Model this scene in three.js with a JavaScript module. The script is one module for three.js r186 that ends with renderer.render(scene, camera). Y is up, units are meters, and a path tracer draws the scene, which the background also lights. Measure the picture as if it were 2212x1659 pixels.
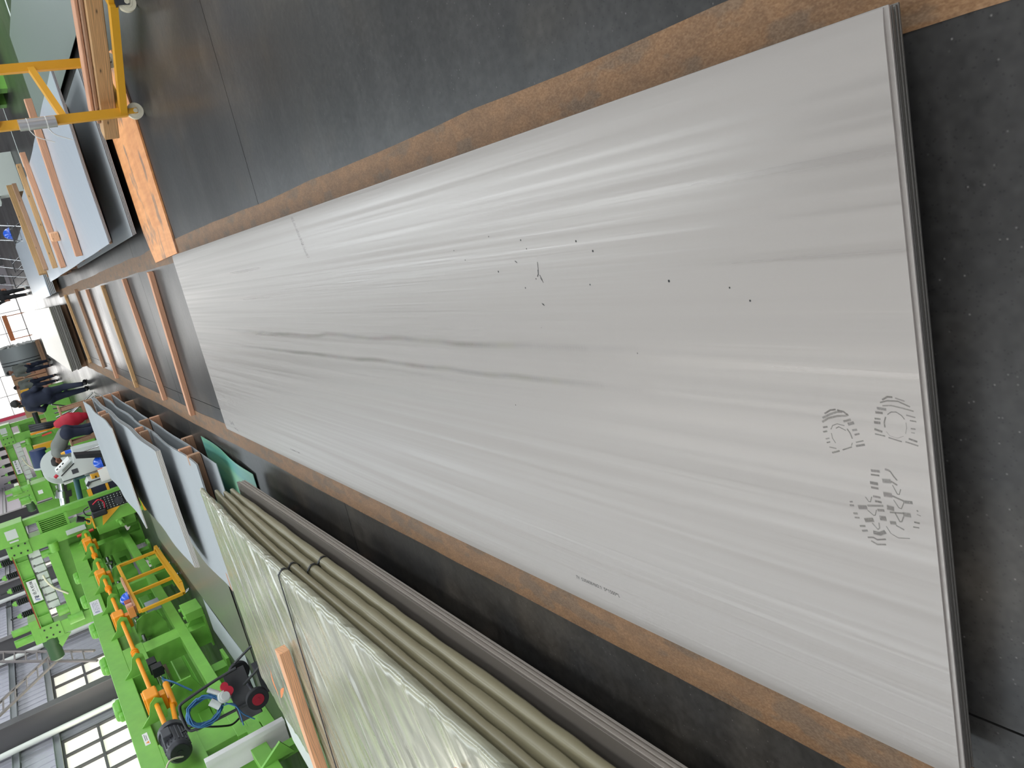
import * as THREE from 'three';
import { mergeGeometries, mergeVertices, toCreasedNormals } from 'three/addons/utils/BufferGeometryUtils.js';
import { RoundedBoxGeometry } from 'three/addons/geometries/RoundedBoxGeometry.js';
import { MarchingCubes } from 'three/addons/objects/MarchingCubes.js';
import { RectAreaLightUniformsLib } from 'three/addons/lights/RectAreaLightUniformsLib.js';

RectAreaLightUniformsLib.init();
const scene = new THREE.Scene();
const renderer = new THREE.WebGLRenderer({ antialias: true });
renderer.toneMapping = THREE.LinearToneMapping;
renderer.toneMappingExposure = 1.0;
renderer.shadowMap.enabled = true;
scene.background = new THREE.Color(0.10, 0.105, 0.11);

// ---------- camera: a phone held upright on its side, rolled about 111 degrees, 1.41 m above the floor
const FOCAL = 1674.5, FRAME_H = 1659;
const camera = new THREE.PerspectiveCamera(2 * Math.atan(FRAME_H / 2 / FOCAL) * 180 / Math.PI, 2212 / 1659, 0.05, 200);
{
  const yaw = -0.26417, pitch = 0.53569, roll = 1.93081;
  const f = new THREE.Vector3(Math.sin(yaw) * Math.cos(pitch), -Math.sin(pitch), -Math.cos(yaw) * Math.cos(pitch));
  const right = f.clone().cross(new THREE.Vector3(0, 1, 0)).normalize(), up = right.clone().cross(f);
  const X = right.multiplyScalar(Math.cos(roll)).addScaledVector(up, -Math.sin(roll));
  const Y = f.clone().cross(X);                                    // down in the picture
  camera.position.set(0.5818, 1.4068, 0.754);
  camera.quaternion.setFromRotationMatrix(new THREE.Matrix4().makeBasis(X, Y.negate(), f.negate()));
}
scene.add(camera);

// ---------- light: roof skylights, the glazed end wall, the translucent windows of the left wall
const SKY_C = new THREE.Color(0.85, 0.94, 1.0), WIN_C = new THREE.Color(1.0, 0.965, 0.85), END_C = new THREE.Color(1.0, 0.985, 0.96);
function areaLight(color, intensity, w, h, pos, target) {
  const l = new THREE.RectAreaLight(color, intensity, w, h);
  l.position.set(...pos); scene.add(l); l.lookAt(...target); return l;
}
const ROOF = 9.0;
const SKYLIGHTS = [   // x, z, width in x, length in z, intensity
  [0.9, -16.5, 2.6, 17, 4.4], [-6.8, -17, 1.8, 40, 4.0], [8.8, -5, 2.0, 24, 2.4], [0.4, 3.5, 3.0, 9, 2.4], [-3.4, -5.5, 1.8, 12, 2.4],  // last skylight is added to brighten the floor left of the stack
];
for (const [x, z, w, d, i] of SKYLIGHTS) areaLight(z > -10 ? END_C : SKY_C, i, w, d, [x, ROOF - 0.06, z], [x, 0, z + 0.001]);
areaLight(END_C, 3.6, 7.4, 7.4, [-1.75, 3.9, -56.6], [-1.75, 3.9, 0]);
areaLight(WIN_C, 3.2, 6.2, 2.0, [-9.55, 2.3, -17.6], [0, 2.3, -17.6]);
areaLight(WIN_C, 3.2, 3.4, 2.0, [-9.55, 2.3, -23.3], [0, 2.3, -23.3]);
areaLight(WIN_C, 3.2, 3.4, 2.0, [-9.55, 2.3, -29.4], [0, 2.3, -29.4]);
areaLight(WIN_C, 3.2, 3.4, 2.0, [-9.55, 2.3, -35.5], [0, 2.3, -35.5]);
areaLight(WIN_C, 3.2, 7.0, 2.0, [-9.55, 2.3, -10.8], [0, 2.3, -10.8]);
areaLight(WIN_C, 3.6, 3.0, 2.0, [-9.55, 2.3, -41.8], [0, 2.3, -41.8]);
areaLight(WIN_C, 3.6, 9.0, 2.0, [-9.55, 2.3, -51.2], [0, 2.3, -51.2]);
areaLight(SKY_C, 3.4, 44, 3.6, [11.8, 4.2, -18], [0, 4.2, -18]);  // added fill light from the unseen right wall, for upright faces
areaLight(SKY_C, 1.6, 14, 2.6, [1, 5.2, 8.85], [1, 5.2, 0]);  // added fill light behind the camera, for faces turned towards it

// ---------- helpers
let seed = 7;
const rnd = () => { seed = (seed * 1664525 + 1013904223) >>> 0; return seed / 4294967296; };
const rr = (a, b) => a + (b - a) * rnd();
const C = (r, g, b) => new THREE.Color().setRGB(r / 255, g / 255, b / 255, THREE.SRGBColorSpace);
const V = (x, y, z) => new THREE.Vector3(x, y, z);
function hash(x, y, s) { let h = (x * 374761393 + y * 668265263 + s * 2246822519) | 0; h = Math.imul(h ^ (h >>> 13), 1274126177); return ((h ^ (h >>> 16)) >>> 0) / 4294967296; }
function vnoise(x, y, px, py, s) {           // value noise that repeats after px by py cells
  const xi = Math.floor(x), yi = Math.floor(y), fx = x - xi, fy = y - yi, u = fx * fx * (3 - 2 * fx), v = fy * fy * (3 - 2 * fy);
  const m = (a, n) => ((a % n) + n) % n;
  const a = hash(m(xi, px), m(yi, py), s), b = hash(m(xi + 1, px), m(yi, py), s), c = hash(m(xi, px), m(yi + 1, py), s), d = hash(m(xi + 1, px), m(yi + 1, py), s);
  return a + (b - a) * u + (c - a) * v + (a - b - c + d) * u * v;
}
function fbm(u, v, fx, fy, oct, s) { let t = 0, w = 0.5, n = 0; for (let o = 0; o < oct; o++) { t += w * vnoise(u * fx, v * fy, fx, fy, s + o); n += w; w *= 0.5; fx *= 2; fy *= 2; } return t / n; }
function dataTex(w, h, fn, srgb) {
  const d = new Uint8Array(w * h * 4);
  for (let j = 0; j < h; j++) for (let i = 0; i < w; i++) { const c = fn(i / w, j / h, i, j), k = (j * w + i) * 4; for (let q = 0; q < 3; q++) d[k + q] = Math.max(0, Math.min(255, c[q] ?? c[0])); d[k + 3] = 255; }
  const t = new THREE.DataTexture(d, w, h, THREE.RGBAFormat);
  t.wrapS = t.wrapT = THREE.RepeatWrapping; t.magFilter = THREE.LinearFilter; t.minFilter = THREE.LinearFilter;
  if (srgb) t.colorSpace = THREE.SRGBColorSpace;
  t.needsUpdate = true; return t;
}
const grey = (v) => [v, v, v];
function canvasTex(w, h, draw) { const c = document.createElement('canvas'); c.width = w; c.height = h; draw(c.getContext('2d'), w, h); const t = new THREE.CanvasTexture(c); t.colorSpace = THREE.SRGBColorSpace; return t; }
function rep(t, x, y) { const q = t.clone(); q.repeat.set(x, y); q.needsUpdate = true; return q; }
const std = (color, roughness, metalness = 0, o = {}) => new THREE.MeshStandardMaterial({ color, roughness, metalness, ...o });
const phys = (color, roughness, metalness = 0, o = {}) => new THREE.MeshPhysicalMaterial({ color, roughness, metalness, ...o });

// geometry: everything is non-indexed with position, normal and uv in metres
function boxUV(g) {
  if (g.index) g = g.toNonIndexed();
  const p = g.attributes.position, n = g.attributes.normal, uv = new Float32Array(p.count * 2);
  for (let i = 0; i < p.count; i += 3) {
    let ax = 0, ay = 0, az = 0;
    for (let k = 0; k < 3; k++) { ax += Math.abs(n.getX(i + k)); ay += Math.abs(n.getY(i + k)); az += Math.abs(n.getZ(i + k)); }
    for (let k = 0; k < 3; k++) {
      const x = p.getX(i + k), y = p.getY(i + k), z = p.getZ(i + k), j = (i + k) * 2;
      if (ay >= ax && ay >= az) { uv[j] = x; uv[j + 1] = z; } else if (ax >= az) { uv[j] = z; uv[j + 1] = y; } else { uv[j] = x; uv[j + 1] = y; }
    }
  }
  g.setAttribute('uv', new THREE.BufferAttribute(uv, 2)); return g;
}
const clean = (g) => { if (g.index) g = g.toNonIndexed(); for (const k of Object.keys(g.attributes)) if (!['position', 'normal', 'uv'].includes(k)) g.deleteAttribute(k); g.morphAttributes = {}; return g; };
const merge = (l) => (Array.isArray(l) ? (l.length > 1 ? mergeGeometries(l.map(clean)) : clean(l[0])) : clean(l));
function bx(x0, x1, y0, y1, z0, z1, r = 0) {   // a box between two corners, its edges rounded by r
  const w = x1 - x0, h = y1 - y0, d = z1 - z0;
  const g = r ? new RoundedBoxGeometry(w, h, d, 2, Math.min(r, w / 2.05, h / 2.05, d / 2.05)) : new THREE.BoxGeometry(w, h, d);
  g.translate((x0 + x1) / 2, (y0 + y1) / 2, (z0 + z1) / 2); return boxUV(g);
}
function cyl(a, b, r, seg = 14, r2 = r) {      // a closed cylinder or cone between two points
  a = V(...a); b = V(...b); const g = new THREE.CylinderGeometry(r2, r, a.distanceTo(b), seg);
  g.applyQuaternion(new THREE.Quaternion().setFromUnitVectors(V(0, 1, 0), b.clone().sub(a).normalize()));
  const m = a.add(b).multiplyScalar(0.5); g.translate(m.x, m.y, m.z); return clean(g);
}
const tube = (pts, r, seg = 24, rad = 7) => clean(new THREE.TubeGeometry(new THREE.CatmullRomCurve3(pts.map((p) => V(...p)), false, 'catmullrom', 0.4), seg, r, rad));
function bar(a, b, w, h = w) {                  // a square section between two points
  a = V(...a); b = V(...b); const L = a.distanceTo(b), g = new THREE.BoxGeometry(w, h, L), m = new THREE.Matrix4();
  m.lookAt(a, b, Math.abs(b.clone().sub(a).normalize().y) > 0.9 ? V(1, 0, 0) : V(0, 1, 0)); g.applyMatrix4(m); const c = a.add(b).multiplyScalar(0.5); g.translate(c.x, c.y, c.z); return boxUV(g);
}
function extr(pts, depth, bevel = 0) { const s = new THREE.Shape(pts.map((p) => new THREE.Vector2(p[0], p[1]))); return new THREE.ExtrudeGeometry(s, { depth, bevelEnabled: bevel > 0, bevelSize: bevel, bevelThickness: bevel, bevelSegments: 1, curveSegments: 6 }); }
const zy = (pts, x0, x1, b = 0) => { const g = extr(pts.map(([z, y]) => [-z, y]), x1 - x0, b); g.rotateY(Math.PI / 2); g.translate(x0, 0, 0); return boxUV(g); };   // outline in z and y, thickness in x
const xy = (pts, z0, z1, b = 0) => { const g = extr(pts, z1 - z0, b); g.translate(0, 0, z0); return boxUV(g); };                                    // outline in x and y
const xz = (pts, y0, y1, b = 0) => { const g = extr(pts.map(([x, z]) => [x, -z]), y1 - y0, b); g.rotateX(-Math.PI / 2); g.translate(0, y0, 0); return boxUV(g); };   // outline in x and z
const at = (g, x, y, z, ry = 0) => { if (ry) g.rotateY(ry); g.translate(x, y, z); return g; };
function grainBox(l, w, h, r = 0.004) {         // timber along x, the grain along its length
  const g = clean(new RoundedBoxGeometry(l, h, w, 2, r)), p = g.attributes.position, n = g.attributes.normal, uv = new Float32Array(p.count * 2), o = rnd() * 9, q = rnd() * 9;
  for (let i = 0; i < p.count; i += 3) for (let k = 0; k < 3; k++) { const j = i + k; const side = Math.abs(n.getX(j)) > 0.7; uv[j * 2] = (side ? p.getZ(j) * 3 : p.getX(j)) + o; uv[j * 2 + 1] = p.getZ(j) * (Math.abs(n.getY(j)) > 0.5 ? 1 : 0.3) + p.getY(j) * (Math.abs(n.getY(j)) > 0.5 ? 0.3 : 1) + q; }
  g.setAttribute('uv', new THREE.BufferAttribute(uv, 2)); return clean(g);
}
// names
const taken = {};
const numbered = (n) => { const k = taken[n] = (taken[n] ?? -1) + 1; return k ? n + '_' + String(k).padStart(3, '0') : n; };
function tag(o, label, category, group) { o.userData.label = label; o.userData.category = category; if (group) o.userData.group = group; return o; }
function shade(m) { m.castShadow = m.receiveShadow = true; return m; }
function thing(name, label, category, pos = [0, 0, 0], ry = 0, group) { const o = new THREE.Group(); o.name = numbered(name); o.position.set(...pos); o.rotation.y = ry; scene.add(o); return tag(o, label, category, group); }
function part(name, geo, mat, parent, label) { const m = shade(new THREE.Mesh(merge(geo), mat)); m.name = name; parent.add(m); if (label) m.userData.label = label; return m; }
function single(name, geo, mat, label, category, group, pos, ry) { const m = shade(new THREE.Mesh(merge(geo), mat)); m.name = numbered(name); if (pos) m.position.set(...pos); if (ry) m.rotation.y = ry; scene.add(m); return tag(m, label, category, group); }
function struct(name, geo, mat, parent) { const m = shade(new THREE.Mesh(merge(geo), mat)); m.name = name; (parent ?? scene).add(m); if (!parent) m.userData.kind = 'structure'; return m; }
function structGroup(name) { const g = new THREE.Group(); g.name = name; g.userData.kind = 'structure'; scene.add(g); return g; }

// ---------- textures and materials
const T = {};
const floorTex = (base, s) => dataTex(s, s, (u, v) => {
  const big = fbm(u, v, 4, 4, 4, 3), fine = fbm(u, v, 180, 180, 2, 9), sp = hash(Math.floor(u * s), Math.floor(v * s), 21), patch = fbm(u, v, 9, 9, 3, 31);
  const mop = fbm(u, v, 3, 40, 3, 37); let c = base + (big - 0.5) * 30 + (fine - 0.5) * 20 + (mop - 0.5) * 16 + (patch > 0.62 ? (patch - 0.62) * 60 : 0);
  if (sp > 0.997 && big > 0.42) c += 90 * hash(Math.floor(u * 512), Math.floor(v * 512), 4); else if (sp < 0.02) c -= 16;
  const br = Math.max(0, patch - 0.5) * 22; return [c + br, c + br * 0.5, c * 0.99 - br * 0.2];
}, true);
T.floor = floorTex(62, 1024);
T.floorRough = dataTex(512, 512, (u, v) => grey(92 + fbm(u, v, 6, 6, 5, 51) * 95));
T.floorBump = dataTex(512, 512, (u, v) => grey(110 + (fbm(u, v, 5, 5, 3, 61) - 0.5) * 150 + (fbm(u, v, 128, 128, 2, 66) - 0.5) * 60));
T.stripe = dataTex(256, 1024, (u, v) => {
  const n = fbm(u, v, 6, 24, 5, 71), w = fbm(u, v, 3, 10, 4, 77), f = fbm(u, v, 60, 240, 2, 79);
  const d = Math.max(0, Math.min(1, (w - 0.58) * 9)) * 0.28; let c = [104 + n * 26, 76 + n * 18, 49 + n * 10].map((q, i) => q * (1 - d) + [66, 64, 62][i] * d + (f - 0.5) * 34);
  return c;
}, true);
T.streak = dataTex(1024, 1024, (u, v) => grey(128 + (fbm(u, v, 90, 3, 2, 81) - 0.5) * 120 + (fbm(u, v, 240, 10, 2, 83) - 0.5) * 90));        // rolling lines of the steel, long in v
T.streakRough = dataTex(512, 512, (u, v) => grey(112 + (fbm(u, v, 110, 2, 2, 91) - 0.5) * 74 + (fbm(u, v, 24, 2, 2, 93) - 0.5) * 34));
function woodTex(r, g, b, s) {
  return dataTex(512, 256, (u, v) => {
    const warp = fbm(u, v, 3, 4, 3, s) * 0.5, ring = 0.5 + 0.5 * Math.sin((v * 14 + warp * 5 + fbm(u, v, 2, 2, 2, s + 5) * 4) * 6.283), fib = fbm(u, v, 12, 96, 2, s + 9);
    const kx = ((u * 3 + hash(1, 1, s)) % 1) - 0.5, ky = v - 0.3 - 0.4 * hash(2, Math.floor(u * 3), s), kn = Math.exp(-(kx * kx * 900 + ky * ky * 900));
    const q = (0.86 + 0.16 * ring + (fib - 0.5) * 0.26) * (1 - 0.6 * kn);
    return [r * q, g * q * (0.98 - 0.04 * ring), b * q * (0.96 - 0.08 * ring)];
  }, true);
}
T.woodPink = woodTex(212, 164, 134, 101); T.woodTan = woodTex(200, 164, 118, 131); T.woodBrown = woodTex(176, 142, 116, 161); T.woodFresh = woodTex(232, 180, 140, 181);
T.ply = dataTex(512, 512, (u, v) => { const n = fbm(u, v, 3, 9, 4, 201), g = fbm(u, v, 40, 6, 3, 203), st = fbm(u, v, 5, 9, 4, 207); const d = st > 0.6 ? Math.min(1, (st - 0.6) * 7) : 0; return [202 + n * 34 - d * 70 + (g - 0.5) * 26, 134 + n * 30 - d * 36 + (g - 0.5) * 26, 82 + n * 18 - d * 4 + (g - 0.5) * 22]; }, true);
T.wrapBump = dataTex(512, 512, (u, v) => grey(128 + (fbm(u, v, 4, 9, 4, 221) - 0.5) * 170));
const crease = (u, v, s) => { const a = fbm(v + u, u, 13, 3, 2, s), b = fbm(v + u + 0.03 * a, u, 8, 3, 2, s + 7); return 0.55 * a + 0.45 * (1 - Math.min(1, Math.abs(b - 0.5) * 9)); };   // long creases across the sheet
T.filmBump = dataTex(1024, 1024, (u, v) => grey(30 + crease(u, v, 231) * 200));
T.filmCol = dataTex(512, 512, (u, v) => { const q = 152 + (fbm(v + u, u, 20, 4, 3, 241) - 0.5) * 50; return [q, q * 0.985, q * 0.83]; }, true);
T.paintBump = dataTex(256, 256, (u, v) => grey(128 + (fbm(u, v, 24, 24, 3, 251) - 0.5) * 80));
T.greenPaint = dataTex(512, 512, (u, v) => { const n = fbm(u, v, 3, 3, 4, 261), d = fbm(u, v, 24, 24, 3, 267); const q = 0.93 + (n - 0.5) * 0.2 + (d - 0.5) * 0.06; return [128 * q, 194 * q, 78 * q]; }, true);
T.greenSheet = dataTex(256, 256, (u, v) => { const n = fbm(u, v, 14, 2, 4, 271), q = fbm(u, v, 3, 3, 3, 273); return [70 + n * 70, 150 + n * 40 - q * 20, 120 + q * 26]; }, true);
T.streak.wrapS = T.streak.wrapT = THREE.RepeatWrapping;

const M = {};
M.floor = phys(C(206, 200, 196), 0.6, 0, { specularIntensity: 0.6, map: rep(T.floor, 0.33, 0.33), roughnessMap: rep(T.floorRough, 0.12, 0.12), bumpMap: rep(T.floorBump, 0.3, 0.3), bumpScale: 0.0016 });
M.litEdgeTint = std(C(226, 220, 208), 0.4, 0.2);  // cut edges tinted near white to stand in for light on them
M.joint = std(C(28, 28, 28), 0.9);
M.stripe = std(new THREE.Color(1, 1, 1), 0.62, 0, { map: rep(T.stripe, 5.5, 0.8), bumpMap: rep(T.floorBump, 2, 2), bumpScale: 0.001 });
M.steel = std(C(152, 145, 139), 0.88, 0.24, { roughnessMap: rep(T.streakRough, 0.66, 0.25), bumpMap: rep(T.streak, 0.66, 0.25), bumpScale: 0.0006 });
M.steelPlain = std(C(176, 176, 176), 0.5, 0.8, { bumpMap: rep(T.streak, 0.66, 0.25), bumpScale: 0.0004 });
M.steelEdge = std(C(120, 116, 110), 0.55, 0.7);
M.steelBlue = std(C(156, 160, 162), 0.6, 0.35, { bumpMap: rep(T.wrapBump, 0.6, 0.6), bumpScale: 0.002 });
M.steelGloss = std(C(138, 136, 124), 0.34, 0.8, { bumpMap: rep(T.wrapBump, 0.3, 0.3), bumpScale: 0.004 });
M.film = phys(C(178, 186, 194), 0.35, 0.1, { bumpMap: rep(T.filmBump, 0.5, 0.5), bumpScale: 0.004, clearcoat: 0.4, clearcoatRoughness: 0.25 });
const woodM = (t) => std(new THREE.Color(1, 1, 1), 0.72, 0, { map: rep(t, 0.7, 7), bumpMap: rep(T.wrapBump, 1, 8), bumpScale: 0.0008 });
M.woodPink = woodM(T.woodPink); M.woodTan = woodM(T.woodTan); M.woodBrown = woodM(T.woodBrown); M.woodFresh = woodM(T.woodFresh);
M.ply = std(new THREE.Color(1, 1, 1), 0.55, 0, { map: rep(T.ply, 0.8, 0.8) });
M.wrap = phys(C(132, 124, 98), 0.38, 0, { bumpMap: rep(T.wrapBump, 1.2, 0.5), bumpScale: 0.006 });
M.wrapTop = phys(new THREE.Color(1, 1, 1), 0.26, 0, { map: rep(T.filmCol, 0.35, 0.7), bumpMap: rep(T.filmBump, 0.35, 0.7), bumpScale: 0.02, clearcoat: 0.5, clearcoatRoughness: 0.2 });
M.strap = std(C(26, 26, 28), 0.4);
M.green = std(new THREE.Color(1, 1, 1), 0.42, 0, { map: rep(T.greenPaint, 0.5, 0.5), bumpMap: rep(T.paintBump, 2, 2), bumpScale: 0.0006 });
M.motorGreen = std(C(62, 92, 58), 0.5, 0, { bumpMap: rep(T.paintBump, 2, 2), bumpScale: 0.0006 });
M.yellow = std(C(222, 162, 36), 0.42, 0, { bumpMap: rep(T.paintBump, 4, 4), bumpScale: 0.0006 });
M.orange = std(C(240, 150, 24), 0.38);
M.darkGrey = std(C(62, 62, 66), 0.42, 0.1);
M.black = std(C(22, 23, 25), 0.5);
M.chrome = std(C(190, 190, 190), 0.22, 1);
M.rubber = std(C(28, 28, 30), 0.75);
M.white = std(C(232, 230, 224), 0.5);
M.ivory = std(C(226, 218, 192), 0.45);
M.red = std(C(180, 28, 50), 0.5);
M.blue = phys(C(28, 84, 196), 0.28, 0, { clearcoat: 0.5 });
M.blueHose = std(C(50, 104, 150), 0.45);
M.lightGrey = std(C(196, 200, 194), 0.5);
M.brownRed = std(C(150, 62, 36), 0.6);
M.column = std(C(104, 100, 102), 0.55, 0.1);
M.wall = std(C(196, 192, 200), 0.55, 0.2);
M.girt = std(C(176, 178, 180), 0.5, 0.4);
M.coil = std(C(160, 164, 164), 0.55, 0.2);
M.sheetDull = std(C(112, 120, 114), 0.5, 0.3, { bumpMap: rep(T.wrapBump, 0.3, 0.3), bumpScale: 0.002 });
M.edgeBrown = std(C(158, 148, 138), 0.5, 0.4);
M.sheetShadeTint = std(C(118, 110, 102), 0.5, 0.45);  // dark brown tint imitates shade and dark reflection on the top bare sheet
M.rail = std(C(128, 120, 118), 0.5, 0.2);
M.roof = std(C(150, 150, 152), 0.8);
M.glow = std(C(250, 246, 226), 0.5, 0, { emissive: WIN_C, emissiveIntensity: 0.62 });
M.endGlow = std(C(250, 250, 250), 0.5, 0, { emissive: END_C, emissiveIntensity: 1.35 });
M.skylight = std(C(240, 244, 250), 0.5, 0, { emissive: SKY_C, emissiveIntensity: 1.2 });
M.skin = std(C(150, 104, 84), 0.55); M.hair = std(C(30, 26, 24), 0.7); M.navy = std(C(22, 28, 48), 0.8); M.shirtGrey = std(C(110, 112, 106), 0.85); M.shoe = std(C(36, 34, 34), 0.6); M.whiteShoe = std(C(220, 220, 216), 0.6); M.blackCloth = std(C(36, 36, 38), 0.85);

// ---------- the setting
const X0 = -9.75, X1 = 12, Z0 = 9, Z1 = -57;
{
  const floor = structGroup('floor');
  struct('floor_bed', bx(X0 - 0.2, X1 + 0.2, -0.3, -0.02, Z1 - 0.2, Z0 + 0.2), M.joint, floor);
  const zs = [Z0 + 0.1, 3.34, -0.23, -3.8, -8.62, -13.2, -18, -23, -29, -36, -44, Z1 - 0.1], xs = [X0 - 0.1, -4.72, -0.66, 5.2, X1 + 0.1], g = 0.003;
  for (let i = 0; i + 1 < zs.length; i++) for (let j = 0; j + 1 < xs.length; j++) {
        struct('floor_slab', bx(xs[j] + g, xs[j + 1] - g, -0.05, 0, zs[i + 1] + g, zs[i] - g), M.floor, floor);
  }
  const stripe = (name, x0, x1, za, zb, sd) => {        // worn paint band with ragged edges
    const pts = [], n = 90; let e = sd;
    for (let i = 0; i <= n; i++) pts.push([x0 + (fbm(i / n, 0.3, 30, 4, 3, e) - 0.5) * 0.03, za + (zb - za) * i / n]);
    for (let i = n; i >= 0; i--) pts.push([x1 + (fbm(i / n, 0.7, 30, 4, 3, e + 8) - 0.5) * 0.035, za + (zb - za) * i / n]);
    struct(name, xz(pts, 0.0002, 0.0016), M.stripe);
  };
  stripe('trim_1', 0.712, 0.88, 1.6, -21, 301);
  stripe('trim_2', -0.985, -0.80, 1.6, -24, 331);
}
{
  // left wall: ribbed metal sheet above and between the windows, light rails, panes of translucent sheet
  const wl = structGroup('wall_left');
  const wins = [[-20.8, -14.5], [-25, -21.7], [-31.1, -27.8], [-37.2, -33.9], [-14, -7.4], [-43.3, -40.2], [-55.8, -46.6]], wy0 = 1.3, wy1 = 3.3;
  const rows = [[0, wy0], [wy1, ROOF]];
  for (const [a, b] of rows) struct('wall_sheet', bx(X0 - 0.12, X0 - 0.06, a, b, Z1, Z0), M.wall, wl);
  const sorted = [...wins].sort((a, b) => b[1] - a[1]); let z = Z0;
  for (const [a, b] of sorted) { if (z - b > 0.05) struct('wall_sheet', bx(X0 - 0.12, X0 - 0.06, wy0, wy1, b, z), M.wall, wl); z = a; }
  struct('wall_sheet', bx(X0 - 0.12, X0 - 0.06, wy0, wy1, Z1, z), M.wall, wl);
  const ribs = []; for (let k = -46; k < -6; k += 0.3) if (!wins.some(([a, b]) => k > a - 0.1 && k < b + 0.1)) ribs.push(zy([[k, 0.2], [k, ROOF], [k + 0.07, ROOF], [k + 0.07, 0.2]], X0 - 0.06, X0 - 0.035)); else ribs.push(zy([[k, wy1 + 0.1], [k, ROOF], [k + 0.07, ROOF], [k + 0.07, wy1 + 0.1]], X0 - 0.06, X0 - 0.035));
  struct('wall_ribs', ribs, M.wall, wl).userData.kind = 'stuff';
  for (const y of [1.2, 3.36, 4.25, 5.6, 7]) struct('wall_rail', [bx(X0 - 0.035, X0 + 0.02, y - 0.08, y + 0.08, Z1, Z0), bx(X0 - 0.035, X0 + 0.1, y + 0.07, y + 0.08, Z1, Z0), bx(X0 - 0.035, X0 + 0.1, y - 0.08, y - 0.07, Z1, Z0)], M.girt, wl);
  wins.forEach(([a, b], i) => {
    const w = structGroup('window_' + (i + 1)); w.position.set(X0 - 0.09, 0, (a + b) / 2);
    const L = b - a, n = Math.round(L / 0.82), s = L / n, bars = [];
    bars.push(bx(-0.05, 0.07, wy0, wy0 + 0.07, -L / 2, L / 2), bx(-0.05, 0.07, wy1 - 0.07, wy1, -L / 2, L / 2), bx(-0.04, 0.06, 2.42, 2.48, -L / 2, L / 2));
    for (let k = 0; k <= n; k++) bars.push(bx(-0.05, 0.065, wy0, wy1, -L / 2 + k * s - 0.03, -L / 2 + k * s + 0.03));
    struct('window_frame', bars, M.column, w);
    for (let k = 0; k < n; k++) for (const [y0, y1] of [[wy0 + 0.06, 2.43], [2.47, wy1 - 0.06]]) struct('pane', bx(-0.03, 0.0, y0, y1, -L / 2 + k * s + 0.03, -L / 2 + (k + 1) * s - 0.03), M.glow, w);
  });
  const wr = structGroup('wall_right'), wn = structGroup('wall_near');
  for (const [a, b, c, d] of [[0, 2.4, Z1, Z0], [6, ROOF, Z1, Z0], [2.4, 6, Z1, -40], [2.4, 6, 4, Z0]]) struct('wall_sheet', bx(X1, X1 + 0.2, a, b, c, d), M.wall, wr);
  for (const [a, b, c, d] of [[X0, X1, 0, 3.9], [X0, X1, 6.5, ROOF], [X0, -6, 3.9, 6.5], [8, X1, 3.9, 6.5]]) struct('wall_sheet', bx(a, b, c, d, Z0, Z0 + 0.2), M.wall, wn);
  const wA = structGroup('window_8'), wB = structGroup('window_9');  // added windows, out of view, standing behind the two fill lights
  for (let k = 0; k < 22; k++) { struct('pane', bx(X1 + 0.06, X1 + 0.09, 2.45, 5.95, -40 + 2 * k + 0.05, -38 + 2 * k - 0.05), M.skylight, wA); struct('window_frame', bx(X1, X1 + 0.12, 2.4, 6, -40 + 2 * k - 0.05, -40 + 2 * k + 0.05), M.girt, wA); }
  for (let k = 0; k < 7; k++) { struct('pane', bx(-6 + 2 * k + 0.05, -4 + 2 * k - 0.05, 3.95, 6.45, Z0 + 0.06, Z0 + 0.09), M.skylight, wB); struct('window_frame', bx(-6 + 2 * k - 0.05, -6 + 2 * k + 0.05, 3.9, 6.5, Z0, Z0 + 0.12), M.girt, wB); }
  const we = structGroup('wall_far');
  for (const b of [[X0, -5.5, 0, ROOF], [2.0, X1, 0, ROOF], [-5.5, 2.0, 8, ROOF]]) struct('wall_sheet', bx(b[0], b[1], b[2], b[3], Z1 - 0.2, Z1), M.wall, we);
  const d = structGroup('door_1'); d.position.set(-1.75, 0, Z1 - 0.1);
  const fb = [];
  for (let k = 0; k <= 6; k++) fb.push(bx(-3.75 + k * 1.25 - 0.02, -3.75 + k * 1.25 + 0.02, 0, 8, -0.03, 0.06));
  for (let k = 0; k <= 7; k++) fb.push(bx(-3.75, 3.75, k * 1.14, k * 1.14 + 0.04, -0.03, 0.06));
  struct('door_frame', fb, M.girt, d);
  for (let k = 0; k < 6; k++) for (let j = 0; j < 7; j++) struct('pane', bx(-3.75 + k * 1.25 + 0.02, -3.75 + (k + 1) * 1.25 - 0.02, j * 1.14 + 0.04, (j + 1) * 1.14, -0.02, 0.0), M.endGlow, d);
  struct('trim_3', bx(-5.68, -5.5, 0, 8, Z1, Z1 + 0.1), std(C(206, 60, 96), 0.5));
  const roof = structGroup('ceiling');
  struct('roof_deck', bx(X0 - 0.2, X1 + 0.2, ROOF + 0.02, ROOF + 0.2, Z1 - 0.2, Z0 + 0.2), M.roof, roof);
  for (const [x, zz, w, dd] of SKYLIGHTS) struct('skylight_panel', bx(x - w / 2, x + w / 2, ROOF - 0.02, ROOF + 0.01, zz - dd / 2, zz + dd / 2), M.skylight, roof);
}
// columns and rain pipes of the left wall
[-15.3, -21.4, -27.5, -33.6, -39.7, -45.8].forEach((z, i) => {
  const seen = ['nearest steel column, mostly past the picture edge', 'first dark steel wall column seen left of the long green line', 'second dark steel wall column, behind the top of the two sloping ladders', 'third dark steel wall column, above the sign of the green portal', 'fourth dark steel wall column, behind the far part of the line', 'farthest steel wall column near the bright end wall'][i];
  single('steel_column', [bx(-9.0, -8.985, 0, ROOF, -0.16, 0.16), bx(-9.72, -9.705, 0, ROOF, -0.16, 0.16), bx(-9.71, -8.99, 0, ROOF, -0.012, 0.012)], M.column, seen, 'column', 'steel columns of the left wall', [0, 0, z]);
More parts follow.
